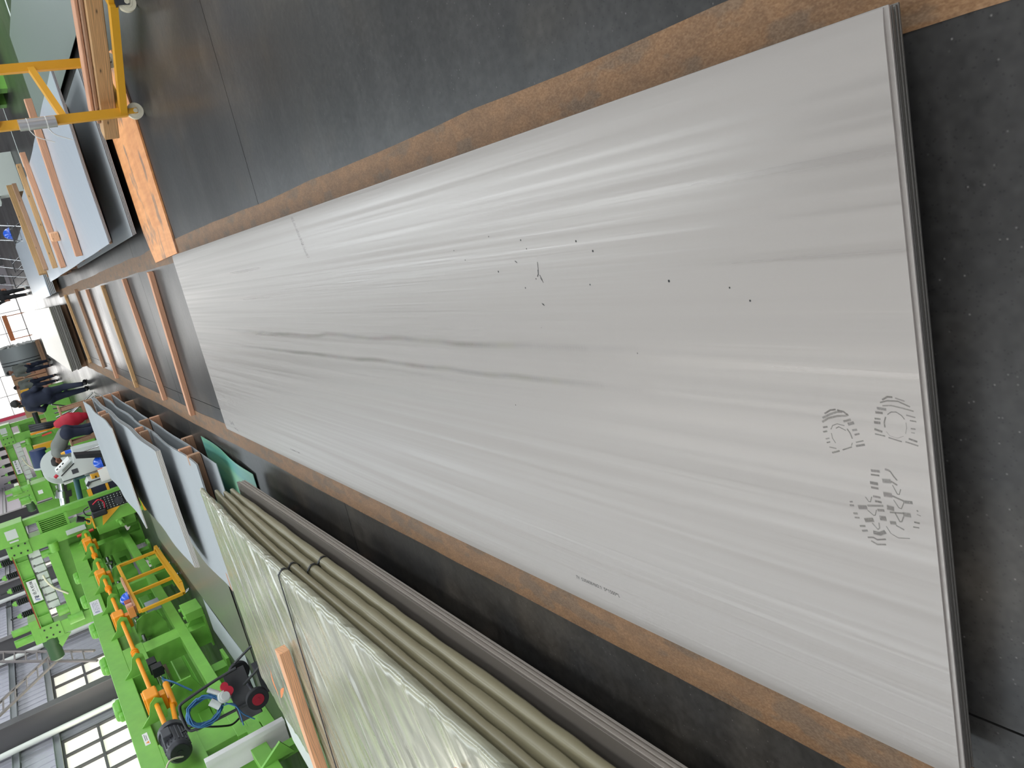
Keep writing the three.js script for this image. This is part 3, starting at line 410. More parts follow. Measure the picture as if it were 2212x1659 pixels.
// ---------- right stack, plywood, trolley with old beams
{
  const gr = 'sheets of the right stack';
  for (let k = 0; k < 4; k++) single('steel_sheet', bx(1.05 + k * 0.004, 2.62 + k * 0.003, 0.1 - k * 0.0095 - 0.006, 0.1 - k * 0.0095, -13.6, -7.6 + k * 0.012, 0.001), k ? M.steelPlain : M.steelBlue, ['top', 'second', 'third', 'lowest'][k] + ' sheet of the lower tier in the right stack', 'steel sheet', gr);
  const wav = (y) => (x, z) => y - 0.012 * (0.5 + 0.5 * Math.sin(z * 1.9)) * Math.max(0, 1 - (x - 1.04) / 0.7) + 0.0025 * Math.sin(z * 3.3 + x * 5);
  for (let k = 0; k < 3; k++) single('steel_sheet', sheetGeo(1.03 + k * 0.012, 2.66, -17.4, -7.78 + k * 0.006, 0.0065, wav(0.302 - k * 0.0095), 14, 60), k ? M.steelPlain : M.film, k ? ['', 'middle', 'lowest'][k] + ' sheet of the upper tier in the right stack' : 'top sheet of the right stack, under wrinkled bluish film', 'steel sheet', gr);
  for (const [i, z] of [-9.0, -10.2, -12.2, -13.3].entries()) { single('timber', at(grainBox(1.5, 0.09, 0.16), 1.84, 0.19, z), M.woodBrown, ORD[i] + ' timber from the near end, between the tiers of the right stack', 'timber', 'timbers between the tiers of the right stack'); single('timber', at(grainBox(1.5, 0.09, 0.062), 1.84, 0.032, z), M.woodBrown, ORD[i] + ' timber from the near end, under the right stack', 'timber', 'timbers under the right stack'); }
  for (const [i, z] of [-14.5, -16, -17.1].entries()) single('timber', at(grainBox(1.5, 0.09, 0.26), 1.84, 0.131, z), M.woodBrown, ORD[i] + ' tall timber under the far part of the right stack', 'timber', 'timbers under the far part of the right stack');
  [[2.0, -10.16, 1.84, 0.15, 'woodPink', 'nearest timber lying across the right stack'], [1.96, -13.04, 1.75, -0.1, 'woodPink', 'second timber lying across the right stack'], [2.03, -14.52, 1.73, -0.02, 'woodTan', 'third timber lying across the right stack, pale with a black knot'], [2.1, -17.0, 1.75, -0.25, 'woodBrown', 'dark timber lying across the far end of the right stack']].forEach(([x, z, l, ry, m, lab]) => single('timber', grainBox(l, 0.11, 0.075), M[m], lab, 'timber', 'timbers lying across the right stack', [x, 0.3415, z], -ry));
  single('timber', grainBox(1.85, 0.12, 0.14), M.woodTan, 'thick pale beam behind the right stack, at its far end', 'timber', undefined, [2.12, 0.37, -17.75], 0.2);
  single('timber', grainBox(0.2, 0.12, 0.1), M.woodFresh, 'short timber block standing on the second timber of the right stack', 'timber', undefined, [1.52, 0.355, -12.45], 1.4);
  single('cardboard', bx(1.15, 2.9, 0.0, 0.29, -18.05, -17.98, 0.004), std(C(150, 120, 92), 0.8), 'brown board hanging upright behind the far end of the right stack', 'board');
  // plywood on the floor
  single('plywood_sheet', xz([[0.77, -6.27], [0.752, -7.36], [1.038, -7.5], [2.57, -7.52], [2.42, -6.35], [1.9, -6.26], [1.3, -6.285]], 0.001, 0.016), M.ply, 'orange brown plywood sheet lying on the floor beyond the big stack', 'plywood');
  // trolley
  const t = thing('trolley', 'yellow steel frame trolley on white castors carrying old beams', 'trolley', [0, 0, 0]);
  const A = [1.864, -5.958], B = [2.403, -5.177], Cc = [2.335, -6.336], D = [2.874, -5.555], P = (q, y) => [q[0], y, q[1]], w = 0.062;
  for (const [q, lo, top] of [[A, 0.12, 1.02], [Cc, 0.12, 1.25], [D, 0.12, 1.25], [[2.47, -5.08], 0.52, 1.15]]) part('post', bar(P(q, lo), P(q, top), w), M.yellow, t);
  for (const [a, b, y] of [[A, B, 0.145], [Cc, D, 0.145], [A, Cc, 0.145], [B, D, 0.145]]) part('bottom_bar', bar(P(a, y), P(b, y), w - 0.004, 0.05), M.yellow, t);
  for (const [a, b] of [[A, Cc], [[2.47, -5.08], D]]) part('side_bar', bar(P(a, 0.55), P(b, 0.62), 0.045), M.yellow, t);
  part('top_bar', bar(P(A, 1.0), P([2.47, -5.08], 1.0), 0.055), M.yellow, t);
  for (const q of [A, B, Cc, D]) {
    const cst = part('castor_fork', [bx(q[0] - 0.02, q[0] + 0.02, 0.048, 0.135, q[1] - 0.028, q[1] - 0.022), bx(q[0] - 0.02, q[0] + 0.02, 0.048, 0.135, q[1] + 0.022, q[1] + 0.028), bx(q[0] - 0.03, q[0] + 0.03, 0.123, 0.135, q[1] - 0.03, q[1] + 0.03)], q === A ? M.yellow : M.darkGrey, t);
    part('wheel', [cyl([q[0], 0.06, q[1] - 0.017], [q[0], 0.06, q[1] + 0.017], 0.06, 28), cyl([q[0], 0.06, q[1] - 0.03], [q[0], 0.06, q[1] + 0.03], 0.016, 14), cyl([q[0], 0.06, q[1] - 0.02], [q[0], 0.06, q[1] + 0.02], 0.036, 22)], M.ivory, cst, 'ivory wheel');
  }
  single('roll_holder', [cyl([A[0] - 0.02, 0.62, A[1] + 0.072], [A[0] - 0.02, 0.86, A[1] + 0.072], 0.04, 22)], std(C(214, 214, 214), 0.3, 0.8), 'silver tube tied to the near post of the yellow trolley', 'tube');
  for (const y of [0.68, 0.8]) single('cable_tie', [cyl([A[0] - 0.02, y, A[1] + 0.072], [A[0] - 0.02, y + 0.006, A[1] + 0.072], 0.0435, 18), tube([[A[0] - 0.06, y, A[1] + 0.05], [A[0] - 0.11, y - 0.03, A[1] + 0.06], [A[0] - 0.16, y - 0.13, A[1] + 0.06]], 0.004, 10, 5)], M.white, y < 0.7 ? 'lower white cable tie round the silver tube' : 'upper white cable tie round the silver tube', 'cable tie', 'cable ties on the trolley post');
  // two rough beams along the trolley, resting on its bars
  [[2.37, -5.52, 0.227, 0.11, 0.11, 1.95, 'woodTan', 'thick front beam resting on the yellow trolley'], [2.47, -5.6, 0.2, 0.09, 0.055, 1.8, 'woodBrown', 'lower beam behind the thick front beam on the trolley'], [2.48, -5.61, 0.243, 0.12, 0.028, 1.7, 'woodPink', 'thin board on the lower beam of the trolley load'], [2.415, -5.55, 0.297, 0.13, 0.026, 1.7, 'woodBrown', 'thin rough board lying on the beams of the trolley'], [2.43, -5.56, 0.324, 0.11, 0.024, 1.62, 'woodPink', 'topmost thin rough board on the trolley load']].forEach(([x, z, y, ww, h, l, m, lab], i) => single('beam', grainBox(l, ww, h, 0.008), M[m], lab, 'beam', 'rough beams on the trolley', [x, y, z], -0.912 + 0.012 * (i % 3)));
  // sheets lying farther right
  for (let k = 0; k < 3; k++) single('steel_sheet', sheetGeo(2.85 + k * 0.05, 4.3, -12.5, -7.0 - k * 0.45, 0.004, flat(0.05 - k * 0.007), 4, 6), M.sheetDull, ['topmost', 'middle', 'lowest'][k] + ' sheet of the low pile behind the trolley', 'steel sheet', 'low pile behind the trolley');
  single('floor_tape', bx(2.9, 4.9, 0.0003, 0.0018, -12.15, -12.03), M.lightGrey, 'pale line across the floor behind the right stack', 'floor marking'); single('floor_tape', bx(3.4, 5.2, 0.0003, 0.0018, -18.4, -18.28), M.lightGrey, 'second pale line across the floor, farther back', 'floor marking');
  // second right stack farther back
  for (let k = 0; k < 5; k++) single('steel_sheet', bx(0.79 + 0.01 * k, 2.5, 0.245 - k * 0.03, 0.265 - k * 0.03, -27.5, -19.7 + k * 0.02, 0.003), k ? M.steelPlain : M.film, ['top', 'second', 'third', 'fourth', 'lowest'][k] + ' sheet of the far right stack behind the thick beam', 'steel sheet', 'far right stack');
  for (const [i, z] of [-20.3, -22.6, -25, -27].entries()) single('timber', at(grainBox(1.6, 0.1, 0.12), 1.65, 0.062, z), M.woodBrown, ORD[i] + ' timber from the near end, under the far right stack', 'timber', 'timbers under the far right stack');
  // pile standing in the aisle beyond the floor timbers
  for (let k = 0; k < 6; k++) single('steel_sheet', bx(-1.0 + 0.01 * k, 0.55, 0.32 - k * 0.036, 0.35 - k * 0.036, -30.5, -20.0 + (k > 2 ? 0.35 : 0.02 * k), 0.003), k ? M.steelEdge : M.steelGloss, ['top', 'second', 'third', 'fourth', 'fifth', 'lowest'][k] + ' sheet of the pile in the aisle beyond the floor timbers' + (k ? '' : ', shining with reflections'), 'steel sheet', 'pile in the aisle');
  for (const [i, z] of [-20.2, -23, -26, -30].entries()) single('timber', at(grainBox(1.5, 0.12, 0.106), -0.22, 0.055, z), M.woodBrown, ORD[i] + ' timber from the near end, under the pile in the aisle', 'timber', 'timbers under the pile in the aisle');
}

// ---------- the green machine along the left wall (front plane x = -5.5)
{
  const F = -5.5, t = thing('processing_machine', 'long green steel machine frame with an orange drive shaft along its front', 'machine', [0, 0, 0]);
  part('top_rail', [bx(F - 0.42, F, 1.385, 1.665, -22.3, -7.6, 0.012), bx(F - 0.42, F - 0.3, 1.05, 1.39, -22.3, -7.6)], M.green, t);
  // face plates between the openings
  for (const [a, b, y] of [[-14.1, -12.88, 1.06], [-18.95, -17.62, 1.06], [-22.3, -21.0, 1.06], [-10.45, -7.6, 0.9]]) part('face_plate', bx(F - 0.06, F + 0.004, y, 1.386, a, b, 0.002), M.green, t);
  // flanges along the openings
  for (const [a, b] of [[-12.88, -10.45], [-17.62, -14.1], [-21.0, -18.95]]) for (const e of [a, b]) part('opening_frame', bx(F - 0.3, F - 0.005, 1.07, 1.39, e - 0.02, e + 0.02), M.green, t);
  for (const z of [-11.11, -12.9, -14.76, -16.22, -17.58, -18.97, -20.4, -21.8]) part('bracket', xy([[F, 1.5], [F + 0.13, 1.36], [F + 0.3, 1.3], [F + 0.36, 1.22], [F + 0.3, 1.13], [F + 0.1, 1.12], [F, 1.14]], z - 0.012, z + 0.012), M.green, t);
  part('drive_shaft', cyl([F + 0.24, 1.225, -22.2], [F + 0.24, 1.225, -9.9], 0.034, 16), M.orange, t);
  for (const z of [-13.2, -16.9, -19.6]) part('shaft_coupling', [cyl([F + 0.24, 1.225, z - 0.06], [F + 0.24, 1.225, z - 0.03], 0.065, 18), cyl([F + 0.24, 1.225, z + 0.03], [F + 0.24, 1.225, z + 0.06], 0.065, 18), cyl([F + 0.24, 1.225, z - 0.12], [F + 0.24, 1.225, z + 0.12], 0.05, 14)], M.orange, t);
  for (const z of [-11.3, -14.95, -17.85, -20.8]) { const b = part('gearbox', [bx(F + 0.08, F + 0.38, 1.15, 1.345, z - 0.17, z + 0.15, 0.03), bx(F + 0.04, F + 0.3, 1.06, 1.16, z - 0.08, z + 0.08, 0.02)], M.orange, t); part('cover', bx(F + 0.1, F + 0.36, 1.34, 1.365, z - 0.15, z + 0.13, 0.01), M.orange, b); }
  const mt = part('drive_motor', [cyl([F + 0.3, 1.19, -9.95], [F + 0.3, 1.19, -9.5], 0.15, 28), cyl([F + 0.3, 1.19, -9.5], [F + 0.3, 1.19, -9.47], 0.155, 28, 0.12), cyl([F + 0.3, 1.19, -10.05], [F + 0.3, 1.19, -9.95], 0.18, 24), bx(F + 0.36, F + 0.5, 1.2, 1.32, -9.88, -9.66, 0.015)], M.darkGrey, t, 'dark grey motor');
  const fins = []; for (let k = 0; k < 20; k++) { const a = k / 20 * 6.283; fins.push(bar([F + 0.3 + Math.cos(a) * 0.155, 1.19 + Math.sin(a) * 0.155, -9.92], [F + 0.3 + Math.cos(a) * 0.155, 1.19 + Math.sin(a) * 0.155, -9.56], 0.012, 0.012)); }
  part('cooling_fins', fins, M.darkGrey, mt); part('fan_cover', [cyl([F + 0.3, 1.19, -9.47], [F + 0.3, 1.19, -9.45], 0.118, 24), cyl([F + 0.3, 1.19, -9.455], [F + 0.3, 1.19, -9.44], 0.04, 16)], M.black, mt);
  // yellow screw jack beside the shaft
  part('lifting_cylinder', [cyl([F + 0.1, 1.0, -11.6], [F + 0.18, 1.12, -10.1], 0.034, 14), cyl([F + 0.1, 1.0, -11.9], [F + 0.12, 1.02, -11.1], 0.048, 16), cyl([F + 0.16, 1.1, -10.4], [F + 0.18, 1.12, -10.05], 0.052, 14)], M.orange, t);
  // lower frame
  part('lower_rail', bx(F - 0.22, F + 0.004, 0.31, 0.485, -22.3, -9.65, 0.008), M.green, t);
  for (const [a, b] of [[-14.05, -13.62], [-17.75, -17.35], [-21.6, -21.2]]) {
    const p = part('post', [bx(F - 0.36, F, 0.02, 1.06, a, b, 0.008), bx(F - 0.4, F + 0.22, 0, 0.03, a - 0.08, b + 0.08)], M.green, t);
    part('gusset', xy([[F, 0.32], [F + 0.3, 0.06], [F + 0.3, 0.02], [F, 0.02]], (a + b) / 2 - 0.015, (a + b) / 2 + 0.015), M.green, p);
    part('foot_plate', [bx(F + 0.2, F + 0.36, 0, 0.3, a - 0.06, b + 0.06, 0.006), cyl([F + 0.28, 0.3, a], [F + 0.28, 0.34, a], 0.03, 6), cyl([F + 0.28, 0.3, b], [F + 0.28, 0.34, b], 0.03, 6)], M.green, p);
  }
  part('end_post', [bx(F - 0.4, F, 0, 1.39, -10.3, -9.72, 0.01), bx(F - 0.3, F + 0.04, 0, 0.16, -10.45, -9.5, 0.006)], M.green, t);
  part('end_beam', [bx(F - 2.0, F + 0.02, 0.17, 0.36, -9.73, -9.3, 0.01), bx(F - 2.0, F - 0.3, 0.36, 1.4, -9.7, -9.5)], M.green, t);
  // inside: cross plates, inner beam, rollers, rear frame
  for (const z of [-12.2, -15.6, -19.4]) part('cross_plate', xy([[F - 2.0, 0.5], [F - 2.0, 1.1], [F - 0.5, 1.1], [F - 0.16, 0.98], [F - 0.1, 0.85], [F - 0.1, 0.62], [F - 0.4, 0.5]], z - 0.02, z + 0.02), M.green, t);
  part('inner_beam', bx(F - 0.95, F - 0.75, 0.52, 0.7, -22, -9.8, 0.006), M.green, t);
  for (let k = 0; k < 16; k++) { const z = -21.4 + k * 0.74; part('roller', [cyl([F - 1.95, 0.96, z], [F - 0.55, 0.96, z], 0.09, 18), cyl([F - 0.55, 0.96, z], [F - 0.42, 0.96, z], 0.035, 10)], M.chrome, t); }
  for (const y of [0.82, 0.98]) part('guide_bar', bx(F - 0.62, F - 0.56, y, y + 0.05, -22, -9.8), M.chrome, t);
  part('rear_rail', [bx(F - 2.3, F - 2.05, 0.3, 1.55, -22, -9.5), bx(F - 2.4, F - 2.0, 0, 0.3, -22, -9.5)], M.green, t);
  for (let k = 0; k < 5; k++) { const z = -12.6 + k * -1.9; part('lifting_eye', [bx(F - 0.36, F - 0.24, 1.665, 1.74, z - 0.32, z + 0.32, 0.03), bx(F - 0.4, F - 0.2, 1.665, 1.79, z - 0.2, z + 0.2, 0.05)], M.green, t); }
  part('name_plate', bx(F, F + 0.006, 1.46, 1.63, -17.25, -16.4, 0.002), new THREE.MeshStandardMaterial({ roughness: 0.5, color: C(222, 220, 222) }), t, 'light grey name plate');
  const plate = canvasTex(256, 64, (c, w, h) => { c.fillStyle = 'rgb(214,212,216)'; c.fillRect(0, 0, w, h); c.fillStyle = 'rgb(120,118,130)'; for (let r = 0; r < 4; r++) for (let k = 0; k < 22; k++) if (hash(k, r, 5) > 0.2) c.fillRect(60 + k * 8, 10 + r * 12, 5, 6); c.fillStyle = 'rgb(60,70,130)'; c.beginPath(); c.moveTo(12, 50); c.lineTo(26, 14); c.lineTo(34, 14); c.lineTo(22, 50); c.fill(); c.fillRect(36, 14, 6, 36); });
  const pl = new THREE.PlaneGeometry(0.8, 0.15); pl.rotateY(Math.PI / 2); part('plate_print', at(clean(pl), F + 0.0075, 1.545, -16.825), new THREE.MeshStandardMaterial({ map: plate, roughness: 0.5 }), t);
  const st = canvasTex(128, 32, (c) => { c.fillStyle = 'rgb(226,226,222)'; c.fillRect(0, 0, 128, 32); c.fillStyle = 'rgb(236,140,40)'; c.beginPath(); c.moveTo(8, 27); c.lineTo(22, 5); c.lineTo(36, 27); c.fill(); c.fillStyle = 'rgb(120,120,120)'; c.fillRect(46, 8, 70, 5); c.fillRect(46, 18, 56, 5); });
  part('warning_sticker', bx(F, F + 0.003, 1.46, 1.53, -10.95, -10.6), M.white, t, 'white warning sticker');
  const sp = new THREE.PlaneGeometry(0.34, 0.065); sp.rotateY(Math.PI / 2); part('sticker_print', at(clean(sp), F + 0.0042, 1.495, -10.775), new THREE.MeshStandardMaterial({ map: st, roughness: 0.5 }), t);
  part('sensor_box', [bx(F - 0.1, F + 0.1, 0.98, 1.12, -13.1, -12.85, 0.01), bx(F - 0.06, F + 0.1, 0.93, 1.1, -12.8, -12.6, 0.01)], M.black, t);
  // lower far part: dark hydraulic cylinders and feet seen under the rail
  for (const z of [-20.3, -18.6, -12.4, -11.0]) part('hydraulic_foot', [bx(F - 0.5, F - 0.25, 0, 0.31, z - 0.14, z + 0.14, 0.01), bx(F - 0.62, F - 0.1, 0, 0.05, z - 0.22, z + 0.22)], M.green, t);
  single('cable', tube([[F + 0.42, 1.1, -9.7], [F + 0.45, 0.95, -9.65], [F + 0.3, 0.72, -9.66], [F + 0.12, 0.5, -9.8], [F + 0.1, 0.36, -9.9]], 0.014, 24), M.black, 'black cable hanging from the dark grey drive motor', 'cable');
  single('cable', tube([[F + 0.2, 1.12, -9.5], [F + 0.35, 1.35, -9.3], [F + 0.25, 1.55, -8.8], [F + 0.1, 1.75, -8.2]], 0.012, 24), M.ivory, 'thin white cable running from the drive motor up to the left', 'cable');
  single('cable', tube([[F - 0.1, 0.98, -12.6], [F + 0.05, 1.0, -12.2], [F + 0.08, 0.9, -11.9], [F - 0.1, 0.7, -11.7]], 0.016, 20), M.blueHose, 'blue hose curving inside the opening of the green machine', 'hose');
}
// roller table at the near end of the machine
{
  const t = thing('roller_table', 'green roller table with dark rollers before a pale steel upright', 'roller table');
  part('pale_upright', [bx(-5.05, -4.99, 0.02, 1.0, -8.7, -8.6), bx(-5.3, -5.05, 0.02, 1.0, -8.67, -8.64)], M.white, t, 'pale steel upright');
  for (const x of [-5.25, -7.2]) part('side_beam', bx(x, x + 0.15, 0.3, 0.5, -8.55, -5.6, 0.006), M.green, t);
  for (const z of [-8.3, -6.9]) part('leg', bx(-5.24, -5.12, 0, 0.3, z - 0.08, z + 0.08), M.green, t);
  for (let k = 0; k < 9; k++) part('roller', [cyl([-6.95, 0.52, -8.35 + k * 0.3], [-5.3, 0.52, -8.35 + k * 0.3], 0.075, 18), cyl([-5.55, 0.52, -8.35 + k * 0.3], [-5.45, 0.52, -8.35 + k * 0.3], 0.11, 18)], k % 2 ? M.darkGrey : M.chrome, t);
  part('shelf_plate', xy([[-5.1, 0.5], [-4.9, 0.22], [-5.1, 0.1]], -8.1, -8.06), M.green, t);
}
// yellow cage rack before the machine, with what lies on it
{
  const X = -5.1, t = thing('cage_rack', 'yellow square tube rack with hook feet before the green machine', 'rack');
  const za = -17.6, zb = -14.5, w = 0.06, zz = [za, -16.4, -15.55, zb];
  part('top_tube', bx(X - 0.03, X + 0.03, 0.87, 0.93, za, zb, 0.004), M.yellow, t); part('bottom_tube', bx(X - 0.03, X + 0.03, 0.09, 0.15, za, zb, 0.004), M.yellow, t);
  for (const z of zz) part('upright', bx(X - 0.03, X + 0.03, 0.14, 0.88, z - 0.03, z + 0.03, 0.004), M.yellow, t);
  part('base_tube', [bar([X, 0.12, za], [X + 0.15, 0.1, za + 0.15], w), bar([X, 0.12, zb], [X + 0.15, 0.1, zb - 0.15], w), bx(X + 0.12, X + 0.18, 0.07, 0.13, za + 0.15, zb - 0.15)], M.yellow, t);
  for (const z of zz) part('foot_hook', [cyl([X, 0.1, z], [X, 0.03, z], 0.014, 8), tube([[X, 0.09, z - 0.03], [X + 0.03, 0.03, z - 0.03], [X + 0.05, 0.02, z], [X + 0.03, 0.03, z + 0.03], [X, 0.09, z + 0.03]], 0.012, 16, 7)], M.chrome, t, 'bright hook foot');
  single('plank', at(grainBox(1.9, 0.16, 0.04), 0, 0, 0, Math.PI / 2), M.woodPink, 'pinkish board lying along the top of the yellow rack', 'plank', undefined, [X - 0.02, 0.951, -15.7]);
  const h = thing('safety_helmet', 'blue safety helmet on the yellow rack', 'helmet', [X + 0.02, 0.975, -15.35]);
  const prof = []; for (let k = 0; k <= 12; k++) { const a = k / 12 * Math.PI / 2; prof.push(new THREE.Vector2(0.135 * Math.cos(a), 0.155 * Math.sin(a))); } prof.unshift(new THREE.Vector2(0.15, -0.004), new THREE.Vector2(0.15, 0.004));
  part('shell', [clean(new THREE.LatheGeometry(prof, 28)), bar([0, 0.05, -0.12], [0, 0.158, 0], 0.03, 0.02)], M.blue, h); part('peak', xz([[-0.11, 0.1], [-0.07, 0.19], [0.07, 0.19], [0.11, 0.1]], 0, 0.01), M.blue, h);
  for (const [i, z, c, lab] of [[0, -15.05, C(176, 92, 60), 'rust brown carton block beside the blue helmet on the rack'], [1, -14.85, C(214, 160, 138), 'pale pink carton on the rack'], [2, -14.64, C(206, 130, 60), 'orange carton at the end of the rack']]) single('carton', bx(-0.09, 0.09, 0, 0.11, -0.08, 0.08, 0.006), std(c, 0.7), lab, 'carton', 'small cartons on the rack', [X, 0.973, z], 0.1 * i);
  single('carton', bx(-0.07, 0.07, 0, 0.26, -0.14, 0.14, 0.004), std(C(150, 160, 168), 0.5), 'grey and white box standing inside behind the yellow rack', 'carton', undefined, [X - 0.45, 0.487, -15.75]);
}
// black hand truck with a hose reel in front of the near end
{
  const t = thing('hand_truck', 'black hand truck with red wheel hubs and a small pump', 'hand truck', [0, 0, 0]);
  const O = V(-4.3, 0, -8.6), H = V(0.88, 0, -0.47), K = V(0.47, 0, 0.88), W = (h, y, k) => O.clone().addScaledVector(H, h).addScaledVector(K, k).setY(y).toArray();   // H across the deck, K towards the aisle
  { const g = bx(-0.3, 0.3, 0.3, 0.58, -0.012, 0.012, 0.008); g.rotateX(-0.45); g.rotateY(Math.atan2(0.47, 0.88)); part('deck', at(g, O.x, -0.02, O.z + 0.18), M.black, t); }
  part('handle', [tube([W(-0.22, 0.34, 0.05), W(-0.22, 0.6, -0.06), W(-0.21, 0.95, -0.2), W(-0.16, 1.05, -0.24), W(0.1, 1.05, -0.24), W(0.15, 0.95, -0.2), W(0.2, 0.6, -0.06), W(0.22, 0.34, 0.05)], 0.019, 60, 8)], M.black, t);
  part('front_hoop', tube([W(0.0, 0.34, 0.1), W(0.1, 0.14, 0.34), W(0.16, 0.1, 0.38), W(0.34, 0.1, 0.34), W(0.36, 0.14, 0.3), W(0.28, 0.34, 0.08)], 0.016, 36, 8), M.black, t);
  for (const z of [-8.15, -8.98]) { const w = part('wheel', [cyl([-4.3, 0.29, z - 0.035], [-4.3, 0.29, z + 0.035], 0.125, 28), cyl([-4.3, 0.29, z - 0.028], [-4.3, 0.29, z + 0.028], 0.128, 28)], M.rubber, t); part('hub', [cyl([-4.3, 0.29, z - 0.04], [-4.3, 0.29, z + 0.04], 0.07, 20), cyl([-4.3, 0.29, z - 0.046], [-4.3, 0.29, z + 0.046], 0.02, 12)], std(C(150, 30, 48), 0.4), w, 'red hub'); }
  part('axle', [cyl([-4.3, 0.29, -9.0], [-4.3, 0.29, -8.13], 0.016, 10), bx(-4.46, -4.14, 0.0, 0.17, -8.7, -8.45)], M.darkGrey, t);
  const pu = part('pump', [cyl(W(-0.02, 0.6, 0.0), W(-0.02, 0.58, 0.16), 0.07, 20), cyl(W(-0.02, 0.58, 0.15), W(-0.02, 0.575, 0.2), 0.05, 18), cyl(W(-0.1, 0.66, 0.06), W(0.0, 0.74, 0.06), 0.045, 14), cyl(W(0.04, 0.62, 0.05), W(0.14, 0.72, 0.05), 0.03, 12)], M.lightGrey, t, 'grey pump');
  part('pump_cap', [cyl(W(0.0, 0.53, 0.1), W(0.02, 0.52, 0.17), 0.055, 16), cyl(W(0.08, 0.55, 0.08), W(0.09, 0.545, 0.15), 0.045, 14)], M.red, pu, 'red cap');
  const coil = []; for (let k = 0; k < 14; k++) { const pts = [], a0 = rr(-0.3, 0.3), sx = rr(0.75, 1.08), sy = rr(0.8, 1.1); for (let i = 0; i <= 16; i++) { const a = i / 16 * 6.283 + a0; pts.push(W(-0.06 + 0.16 * sx * Math.cos(a) + rr(-0.016, 0.016), 0.83 + 0.19 * sy * Math.sin(a) + rr(-0.012, 0.012), 0.02 + 0.012 * (k - 7) * 0.7)); } coil.push(tube(pts, 0.008, 44, 6)); }
  coil.push(tube([W(-0.1, 0.66, 0.05), W(-0.14, 0.52, 0.08), W(-0.3, 0.46, 0.05), W(-0.42, 0.36, 0.0)], 0.008, 20, 6), tube([W(-0.05, 0.64, 0.05), W(-0.2, 0.5, 0.1), W(-0.42, 0.5, 0.04)], 0.008, 20, 6));
  single('air_hose', coil, M.blueHose, 'coil of blue air hose hung over the hand truck handle', 'hose');
}
// ---------- the portal with springs, rollers and a sign; a second one stands farther back
const signTex = canvasTex(512, 176, (c, w, h) => {
  c.fillStyle = 'rgb(216,214,214)'; c.fillRect(0, 0, w, h); c.fillStyle = 'rgb(38,58,140)'; c.lineWidth = 12; c.strokeStyle = 'rgb(38,58,140)';
  for (const [a, b] of [[28, 60], [52, 84]]) { c.beginPath(); c.moveTo(a, 130); c.lineTo(b, 40); c.stroke(); }
  c.strokeStyle = 'rgb(40,44,70)'; for (let k = 0; k < 3; k++) { c.beginPath(); c.moveTo(92 + k * 20, 46); c.quadraticCurveTo(120 + k * 16, 66, 100 + k * 16, 88); c.quadraticCurveTo(86 + k * 16, 104, 110 + k * 14, 126); c.stroke(); }
  c.strokeStyle = 'rgb(28,28,32)'; c.lineWidth = 8; c.lineCap = 'butt';
  const GL = [[[.4, .1, .85, .1], [.32, .32, .95, .32], [.52, .32, .5, .5, .38, .68], [.7, .32, .7, .62, .9, .66, .92, .52], [.12, .1, .2, .2], [.05, .4, .22, .4, .22, .7], [.05, .85, .22, .72, .4, .86, .98, .9]],
    [[.08, .36, .92, .36], [.5, .06, .48, .45, .1, .94], [.5, .42, .92, .94]],
    [[.03, .3, .45, .3], [.24, .05, .24, .95], [.24, .35, .05, .7], [.26, .4, .42, .6], [.56, .16, .56, .6, .44, .92], [.56, .16, .82, .16, .82, .82, .97, .84, .97, .7]],
    [[.02, .3, .34, .3], [.18, .05, .18, .95], [.18, .35, .03, .68], [.36, .24, .97, .24], [.36, .52, .68, .52], [.45, .36, .45, .66, .36, .88], [.6, .36, .6, .84], [.72, .05, .78, .55, .96, .9, .98, .74], [.92, .44, .66, .86]]];
  GL.forEach((st, k) => st.forEach((l) => { c.beginPath(); c.moveTo(172 + k * 84 + l[0] * 74, 34 + l[1] * 74); for (let i = 2; i < l.length; i += 2) c.lineTo(172 + k * 84 + l[i] * 74, 34 + l[i + 1] * 74); c.stroke(); })); c.font = '26px sans-serif'; c.fillStyle = 'rgb(70,70,76)'; c.fillText('Yuanda Machinery', 214, 150);
});
